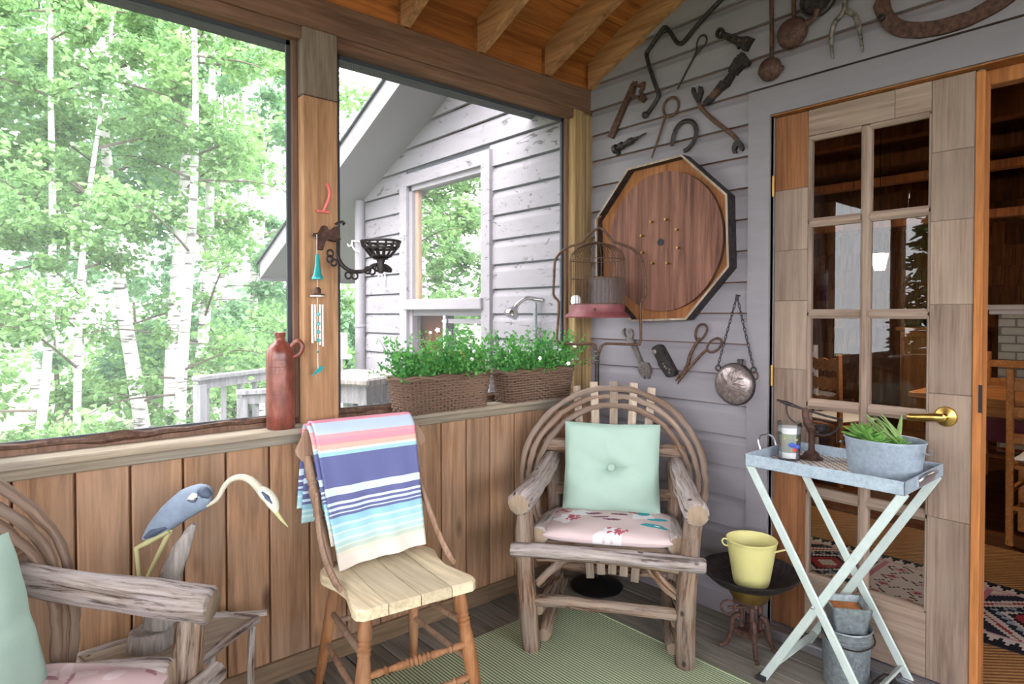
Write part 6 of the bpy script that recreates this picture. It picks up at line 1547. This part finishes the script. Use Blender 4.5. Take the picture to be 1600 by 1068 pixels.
zB, zR1, zR2, zT = ((-0.2043,-0.2143,1.2303)[2], (-0.2035,-0.2134,1.2937)[2], (-0.201,-0.2105,1.4991)[2], (-0.2,-0.2094,1.5806)[2])
Rc = .128
bc = thing('bird_cage', 'old domed wire bird cage with a faded red base', 'bird cage', (cg0[0], cg0[1], zB))
MB().lathe([(Rc * 1.17, 0), (Rc * 1.19, .006), (Rc * 1.14, .014), (Rc * 1.03, .024), (Rc, .03), (Rc, zR1 - zB), (Rc * .96, zR1 - zB + .002), (Rc * .96, .03), (0, .03)], (cg0[0], cg0[1], zB), 40).build('base_tray', 'red_paint', bc, smooth=40)
zG = (-0.202,-0.2117,1.4145)[2]
zdome = zR2
for zz in (zR1, zG, zdome): MB().tube([(cg0[0] + Rc * math.cos(g), cg0[1] + Rc * math.sin(g), zz) for g in np.linspace(0, 6.283, 37)[:-1]], .0022, 5, closed=True).build('hoop', 'iron_brown', bc)
for i in range(44):
    g = i * 6.28318 / 44; pts = [(cg0[0] + r_ * math.cos(g), cg0[1] + r_ * math.sin(g), z_) for r_, z_ in [(Rc, zR1 - .004), (Rc, zdome)] + [(Rc * math.cos(b), zdome + (zT - zdome) * math.sin(b)) for b in (.3, .6, .9, 1.15, 1.4)]]
    MB().tube(pts, .0016, 4, caps=False).build('wire', 'iron_brown', bc)
MB().lathe([(.015, -.004), (.017, 0), (.012, .005), (0, .007)], (cg0[0], cg0[1], zT), 14).build('crown', 'iron_brown', bc, smooth=50)
MB().tube([pc(0, zT), pc(0, ztop)], .0025, 6).build('hanging_ring', 'iron_brown', bc)
# seed guard half round screen
gb = MB(); n_ = 20; gs = [math.radians(a) for a in np.linspace(-150, 60, n_)]
gb.add([(cg0[0] + Rc * .98 * math.cos(g), cg0[1] + Rc * .98 * math.sin(g), z_) for z_ in (zR1, zG) for g in gs], [(i, i + 1, n_ + i + 1, n_ + i) for i in range(n_ - 1)])
k = NT('guard_gauze'); k.b.inputs['Base Color'].default_value = lin((84, 70, 70)); tr_ = k.n('ShaderNodeBsdfTransparent'); ms_ = k.n('ShaderNodeMixShader'); ms_.inputs[0].default_value = .75
k.l(tr_.outputs[0], ms_.inputs[1]); k.l(k.b.outputs[0], ms_.inputs[2]); k.l(ms_.outputs[0], k.out.inputs['Surface'])
gb.build('seed_guard', 'guard_gauze', bc)
MB().lathe([(0, 0), (.020, .002), (.024, .014), (.021, .034), (.012, .042), (0, .043)], pc(-.112, zR1 - .002) + np.array([-.05, -.06, 0]), 14).build('feeder', 'petal', bc, smooth=60)
MB().tube([pc(-.03, zB + .045) + np.array([-.085, -.10, 0]), pc(-.03, zB + .028) + np.array([-.085, -.10, 0])], .008, 8).build('latch', 'iron_rust', bc)

# =================================================================== the room beyond the doors
IZ = -.004
RX, RYL, RYR, RZ = 5.1, 1.75, -4.2, 2.75
k = NT('sisal'); v_ = k.coords((1, 1, 1), rnd=False)
w1 = k.n('ShaderNodeTexWave', wave_type='BANDS', bands_direction='DIAGONAL', Scale=22.0, Distortion=1.2); k.l(v_, w1.inputs['Vector']); w1.inputs['Detail Scale'].default_value = 30
w2 = k.n('ShaderNodeTexNoise', Scale=120.0, Detail=2.0); k.l(v_, w2.inputs['Vector'])
c1 = k.ramp(w1.outputs['Fac'], [(0.25, lin((128, 82, 44))), (0.6, lin((190, 134, 80))), (0.9, lin((206, 154, 98)))])
c2 = k.ramp(w2.outputs['Fac'], [(0.3, (.7, .7, .7, 1)), (0.65, (1.1, 1.1, 1.1, 1))])
k.l(k.mix(c1, c2, .8, 'MULTIPLY'), k.b.inputs['Base Color']); k.b.inputs['Roughness'].default_value = .9; k.bump(w1.outputs['Fac'], .4, .004)
fr = MB().box(.10, RX, RYR, RYL, IZ - .06, IZ - .012).build('floor_room', 'floor_dark'); struct(fr)
for i in range(24):
    x0 = 1.70 + i * .14
    if x0 + .14 < RX: MB().box(x0 + .002, x0 + .138, RYR, RYL, IZ - .012, IZ - .001).build('floorboard', 'floor_dark', fr)
sis = MB().box(.11, 1.72, RYR + .1, RYL - .1, IZ - .012, IZ).build('sisal_carpet', 'sisal'); tag(sis, 'coarse golden sisal carpet inside the doorway', 'carpet')

wi = structure('wall_room')
MB().box(RX, RX + .05, RYR, RYL, IZ - .05, RZ).build('panel', 'room_wood', wi)
MB().box(.10, RX, RYL, RYL + .05, IZ - .05, RZ).build('panel', 'room_wood', wi)
MB().box(.10, RX, RYR - .05, RYR, IZ - .05, RZ).build('panel', 'room_wood', wi)
MB().box(.10, .12, -.94, RYL, IZ - .05, RZ).build('panel', 'room_wood', wi)
MB().box(.10, .12, RYR, -2.37, IZ - .05, RZ).build('panel', 'room_wood', wi)
MB().box(.10, .12, -2.37, -.94, 2.06, RZ).build('panel', 'room_wood', wi)
src = None
for r_ in range(13):
    for c_ in range(19):
        y = -1.65 + c_ * .175 + (.08 if r_ % 2 else 0); z = .08 + r_ * .205
        if src is None:
            bm = MB(); bm.add([(-.004, 0, 0), (-.022, 0, 0), (-.022, .168, 0), (-.004, .168, 0), (-.002, 0, .21), (-.006, 0, .21), (-.006, .168, .21), (-.002, .168, .21)], [(0, 1, 2, 3), (1, 5, 6, 2), (0, 4, 5, 1), (3, 2, 6, 7), (4, 7, 6, 5), (0, 3, 7, 4)])
            src = bm.build('shingle', 'room_wood', wi); o = src
        else: o = inst(src, wi)
        o.location = (RX + random.uniform(-.006, 0), y, z + random.uniform(-.02, .02))
ci = structure('ceiling_room')
MB().box(.10, RX, RYR, RYL, RZ, RZ + .05).build('panel', 'room_wood', ci)
for x in (.9, 1.9, 2.9, 3.9): MB().box(x, x + .09, RYR, RYL, RZ - .16, RZ).build('joist', 'room_wood', ci)
for zz, dy in ((2.3, 0), (1.95, .1)): MB().box(3.2, 3.3, RYR, RYL, zz, zz + .06).build('tie_beam', 'room_wood', ci)

# kilim: woven colour cell by cell
def kilim(x0, x1, y0, y1, cell=.0125):
    nx, ny = int((x1 - x0) / cell), int((y1 - y0) / cell)
    cream, pink, red, navy, blue, black, rose = (224, 210, 208), (196, 128, 146), (172, 62, 72), (44, 46, 66), (158, 172, 198), (34, 34, 44), (206, 164, 172)
    bm = MB(); vs = [(x0 + i * cell, y0 + j * cell, IZ + .006) for j in range(ny + 1) for i in range(nx + 1)]; fs = []; cs_ = []
    for j in range(ny):
        for i in range(nx):
            a = i / nx; L = j * cell; e = min(a, 1 - a); c = cream
            tooth = abs((L / .05) % 1 - .5) * 2
            if e < .02: c = black
            elif e < .02 + .085 * (1 - tooth): c = black
            elif e < .15: c = cream if e < .13 else rose
            else:
                blk = int(L / .42); q = (L % .42) / .42; b = (a - .15) / .70; m = abs(b - .5) * 2; w_ = abs(q - .5) * 2
                if q < .05: c = pink
                elif q < .08: c = cream
                elif blk % 3 == 0:
                    gx_, gy_ = (b * 4) % 1 - .5, (q * 3) % 1 - .5; d = abs(gx_) + abs(gy_)
                    c = red if d < .13 else rose if d < .26 else (black if (.40 < d < .46) else cream)
                else:
                    d = m * .95 + w_ * .95
                    if d < .22: c = cream
                    elif d < .42: c = red
                    elif d < .52: c = black
                    elif d < .62: c = cream
                    elif d < .80: c = navy if blk % 2 else (blue if (int(b * 14) + int(q * 14)) % 2 else navy)
                    elif d < .88: c = black
                    elif d < 1.02: c = cream
                    elif d < 1.10: c = red
                    elif d < 1.22: c = cream
                    elif d < 1.55: c = navy
                    else: c = rose if d < 1.68 else cream
            fs.append((j * (nx + 1) + i, j * (nx + 1) + i + 1, (j + 1) * (nx + 1) + i + 1, (j + 1) * (nx + 1) + i)); cs_.append(lin(c))
    bm.add(vs, fs, None, cs_); return bm
kr = kilim(.46, 1.13, -2.75, -.30).build('kilim_rug', 'woven_colour'); solid(kr, .007, -1)
tag(kr, 'kilim rug with navy, red and cream diamonds and toothed border', 'rug')

# ladder back chairs
def ladder_chair(label, loc, rz, scallop=False, mat='table_wood', seat='petal', group='dining chairs'):
    t = thing('dining_chair', label, 'chair', (0, 0, 0), group)
    for s in (-1, 1):
        MB().obox((s * .2, .02, .48), (.034, .034, .96), Z=(0, -.03, 1), ch=.006).build('back_post', mat, t)
        MB().box(s * .21 - .017, s * .21 + .017, .36, .394, 0, .44, ch=.004).build('front_leg', mat, t)
        for z in (.15, .28): MB().box(s * .205 - .009, s * .205 + .009, .03, .37, z, z + .022).build('side_stretcher', mat, t)
    for z in (.56, .70, .84):
        if scallop:
            pl = [(-.19, z)] + [(-.19 + .38 * i / 24, z + .01 * math.sin(i * 1.57)) for i in range(25)] + [(.19, z + .06)] + [(.19 - .38 * i / 24, z + .075 + .014 * abs(math.sin(i * .52))) for i in range(25)]
            MB().prism(pl, lambda a, b, q: (a, q, b), .008, .022).build('ladder_slat', mat, t)
        else: MB().box(-.19, .19, .006, .024, z, z + .055, ch=.003).build('ladder_slat', mat, t)
    for y, z in ((.38, .2), (.03, .2)): MB().box(-.2, .2, y - .01, y + .01, z, z + .022).build('stretcher', mat, t)
    MB().box(-.22, .22, .02, .40, .42, .445, ch=.006).build('seat', mat, t)
    pillow_mesh(MB(), .40, .36, .03, (0, .21, .47), (1, 0, 0), (0, 1, 0), (0, 0, 1), n=12, dimple=False).build('seat_pad', seat, t, smooth=80)
    t.location = loc; t.rotation_euler = (0, 0, rz)
    return t
cp = (1.7066,-1.3961,0)
ladder_chair('plain ladder back dining chair seen from behind at the table', (cp[0] + .05, cp[1] - .2, IZ), -math.pi / 2)
ladder_chair('ladder back dining chair tucked at the far side of the table', (3.62, -1.1, IZ), math.pi * .5)
ladder_chair('dining chair with scalloped ladder slats standing behind the glazed door', (2.35, -.12, IZ), -math.pi * .62, True)
ladder_chair('white painted chair standing near the back of the room', (3.6, .62, IZ), -math.pi * .55, False, 'petal')

# dining table
dt = thing('dining_table', 'long honey coloured wooden dining table in the room', 'table', (2.75, -1.75, IZ))
for i in range(5): MB().box(2.12 + i * .19, 2.12 + i * .19 + .187, -2.9, -.80, .715, .75, ch=.004).build('top_plank', 'table_wood', dt)
MB().box(2.20, 3.0, -2.8, -.92, .63, .715).build('apron', 'table_wood', dt)
for x in (2.22, 2.92):
    for y in (-2.75, -1.0): MB().box(x, x + .08, y, y + .08, IZ, .64, ch=.006).build('leg', 'table_wood', dt)
plain('wine_cloth', (88, 30, 44), .8)
rn = MB().box(2.10, 2.115, -1.7, -.9, .50, .63).build('table_runner', 'wine_cloth'); tag(rn, 'dark wine red cloth hanging below the dining table edge', 'cloth')

# white brick fireplace with mantel
fp = thing('fireplace', 'white painted brick fireplace with a pale mantel shelf', 'fireplace', (4.85, -1.55, IZ))
plain('white_brick', (212, 208, 204), .8, noise=.08, nscale=30); plain('mortar', (150, 146, 142), .9)
MB().box(4.66, 5.08, -2.1, -.74, IZ, 1.28).build('core', 'mortar', fp)
bs = None
for r_ in range(17):
    for c_ in range(6):
        y = -2.1 + c_ * .225 + (.11 if r_ % 2 else 0); y1 = min(y + .21, -.742)
        if y1 - y < .05: continue
        MB().box(4.645, 4.67, y, y1, .01 + r_ * .075, .074 + r_ * .075, ch=.004).build('brick', 'white_brick', fp)
MB().box(4.56, 5.08, -2.2, -.62, 1.28, 1.33, ch=.008).build('mantel_shelf', 'petal', fp)
MB().box(4.60, 5.08, -2.15, -.68, 1.24, 1.28, ch=.008).build('mantel_moulding', 'petal', fp)
# sideboard with black pots
sb = thing('sideboard', 'brown wooden sideboard beside the white fireplace', 'sideboard', (4.8, -.30, IZ))
MB().box(4.62, 5.06, -.60, .05, IZ, 1.08, ch=.008).build('carcass', 'table_wood', sb)
MB().box(4.58, 5.06, -.63, .08, 1.08, 1.12, ch=.008).build('top', 'table_wood', sb)
for y0 in (-.58, -.26):
    d_ = MB().box(4.605, 4.622, y0, y0 + .29, .10, 1.02, ch=.004).build('door', 'orange_wood', sb)
    MB().lathe([(.006, 0), (.014, .012), (.012, .022), (0, .024)], (4.605, y0 + .25, .6), 10, ((0, 1, 0), (0, 0, 1), (-1, 0, 0))).build('knob', 'brass_dull', d_)
for i, (y, r_, h) in enumerate(((-.42, .10, .16), (-.18, .08, .12))):
    o = MB().lathe([(r_ * .8, 0), (r_, h * .3), (r_, h * .8), (r_ * .7, h), (r_ * .3, h + .02), (.02, h + .05), (0, h + .05)], (4.8, y, 1.12), 18).build('iron_pot', 'black_metal', smooth=40)
    tag(o, ['larger black iron pot on the sideboard near the fireplace', 'smaller black iron pot on the sideboard'][i], 'pot')

# glowing lantern pendant
lpz = (2.224,-0.587,1.6032)
ln = thing('lantern_pendant', 'lit glass lantern pendant hanging inside the room', 'lamp', (lpz[0], lpz[1], lpz[2]))
k = NT('lit_glass'); k.b.inputs['Base Color'].default_value = lin((255, 226, 180)); k.b.inputs['Emission Color'].default_value = lin((255, 206, 140)); k.b.inputs['Emission Strength'].default_value = 3.0
tr_ = k.n('ShaderNodeBsdfTransparent'); ms_ = k.n('ShaderNodeMixShader'); ms_.inputs[0].default_value = .5; k.l(tr_.outputs[0], ms_.inputs[1]); k.l(k.b.outputs[0], ms_.inputs[2]); k.l(ms_.outputs[0], k.out.inputs['Surface'])
c0 = np.array(lpz)
MB().lathe([(.03, -.06), (.055, .05), (.05, .055), (0, .056)], c0, 6).build('glass', 'lit_glass', ln)
for i in range(6):
    g = i * math.pi / 3; MB().tube([c0 + [.031 * math.cos(g), .031 * math.sin(g), -.062], c0 + [.057 * math.cos(g), .057 * math.sin(g), .052]], .004, 5).build('glazing_bar', 'black_metal', ln)
MB().lathe([(.062, .05), (.05, .065), (.02, .09), (.01, .11), (0, .112)], c0, 12).build('cap', 'black_metal', ln, smooth=40)
MB().tube([c0 + [0, 0, .1], (c0[0], c0[1], RZ)], .003, 5).build('chain', 'black_metal', ln)
def lamp(name, loc, energy, col, size):
    d = bpy.data.lights.new(name, 'POINT'); d.energy = energy; d.color = col; d.shadow_soft_size = size
    o = bpy.data.objects.new(name, d); COL.objects.link(o); o.location = loc; return o
lamp('lantern_light', (c0[0], c0[1], c0[2] - .01), 14, (1.0, .78, .5), .02)
# magenta bottle on a stool just inside the glass
plain('magenta_glaze', (172, 48, 92), .35)
st = thing('low_stool', 'small dark wooden stool just inside the glazed door', 'stool', (.33, -.86, IZ))
MB().lathe([(.11, .58), (.12, .60), (.0, .60)], (.33, -.86, IZ), 20).build('seat', 'floor_dark', st)
for g in (.5, 2.6, 4.7): MB().tube([(.33 + .07 * math.cos(g), -.86 + .07 * math.sin(g), .58), (.33 + .11 * math.cos(g), -.86 + .11 * math.sin(g), IZ)], .014, 8).build('leg', 'floor_dark', st)
vb = MB().lathe([(.032, 0), (.034, .01), (.034, .15), (.026, .175), (.012, .19), (.012, .21), (0, .211)], (.33, -.86, .596), 18).build('tall_vase', 'magenta_glaze', smooth=40); tag(vb, 'slim magenta glazed vase on the stool behind the door panes', 'vase')

# fire extinguisher on the grey bay of the porch wall
fe = thing('fire_extinguisher', 'white fire extinguisher with blue label on grey siding bay', 'fire extinguisher', (-2.61, -.02, 1.30))
plain('ext_blue', (54, 74, 150), .4); plain('ext_red', (190, 40, 40), .4)
MB().lathe([(.036, 0), (.042, .01), (.042, .26), (.036, .29), (.016, .305), (.016, .325), (0, .326)], (-2.61, -.02, 1.30), 20).build('cylinder', 'petal', fe, smooth=40)
MB().lathe([(.0425, .05), (.0428, .052), (.0428, .17), (.0425, .172)], (-2.61, -.02, 1.30), 20).build('label_band', 'ext_blue', fe)
MB().box(-2.64, -2.57, -.032, -.008, 1.625, 1.645).build('lever', 'black_metal', fe); MB().box(-2.63, -2.59, .0, .032, 1.40, 1.44).build('wall_hook', 'ext_red', fe)
MB().tube(smoothpath([(-2.61, -.02, 1.63), (-2.66, -.02, 1.62), (-2.665, -.02, 1.52), (-2.658, -.02, 1.44)], 4), .007, 7).build('hose', 'rubber', fe)
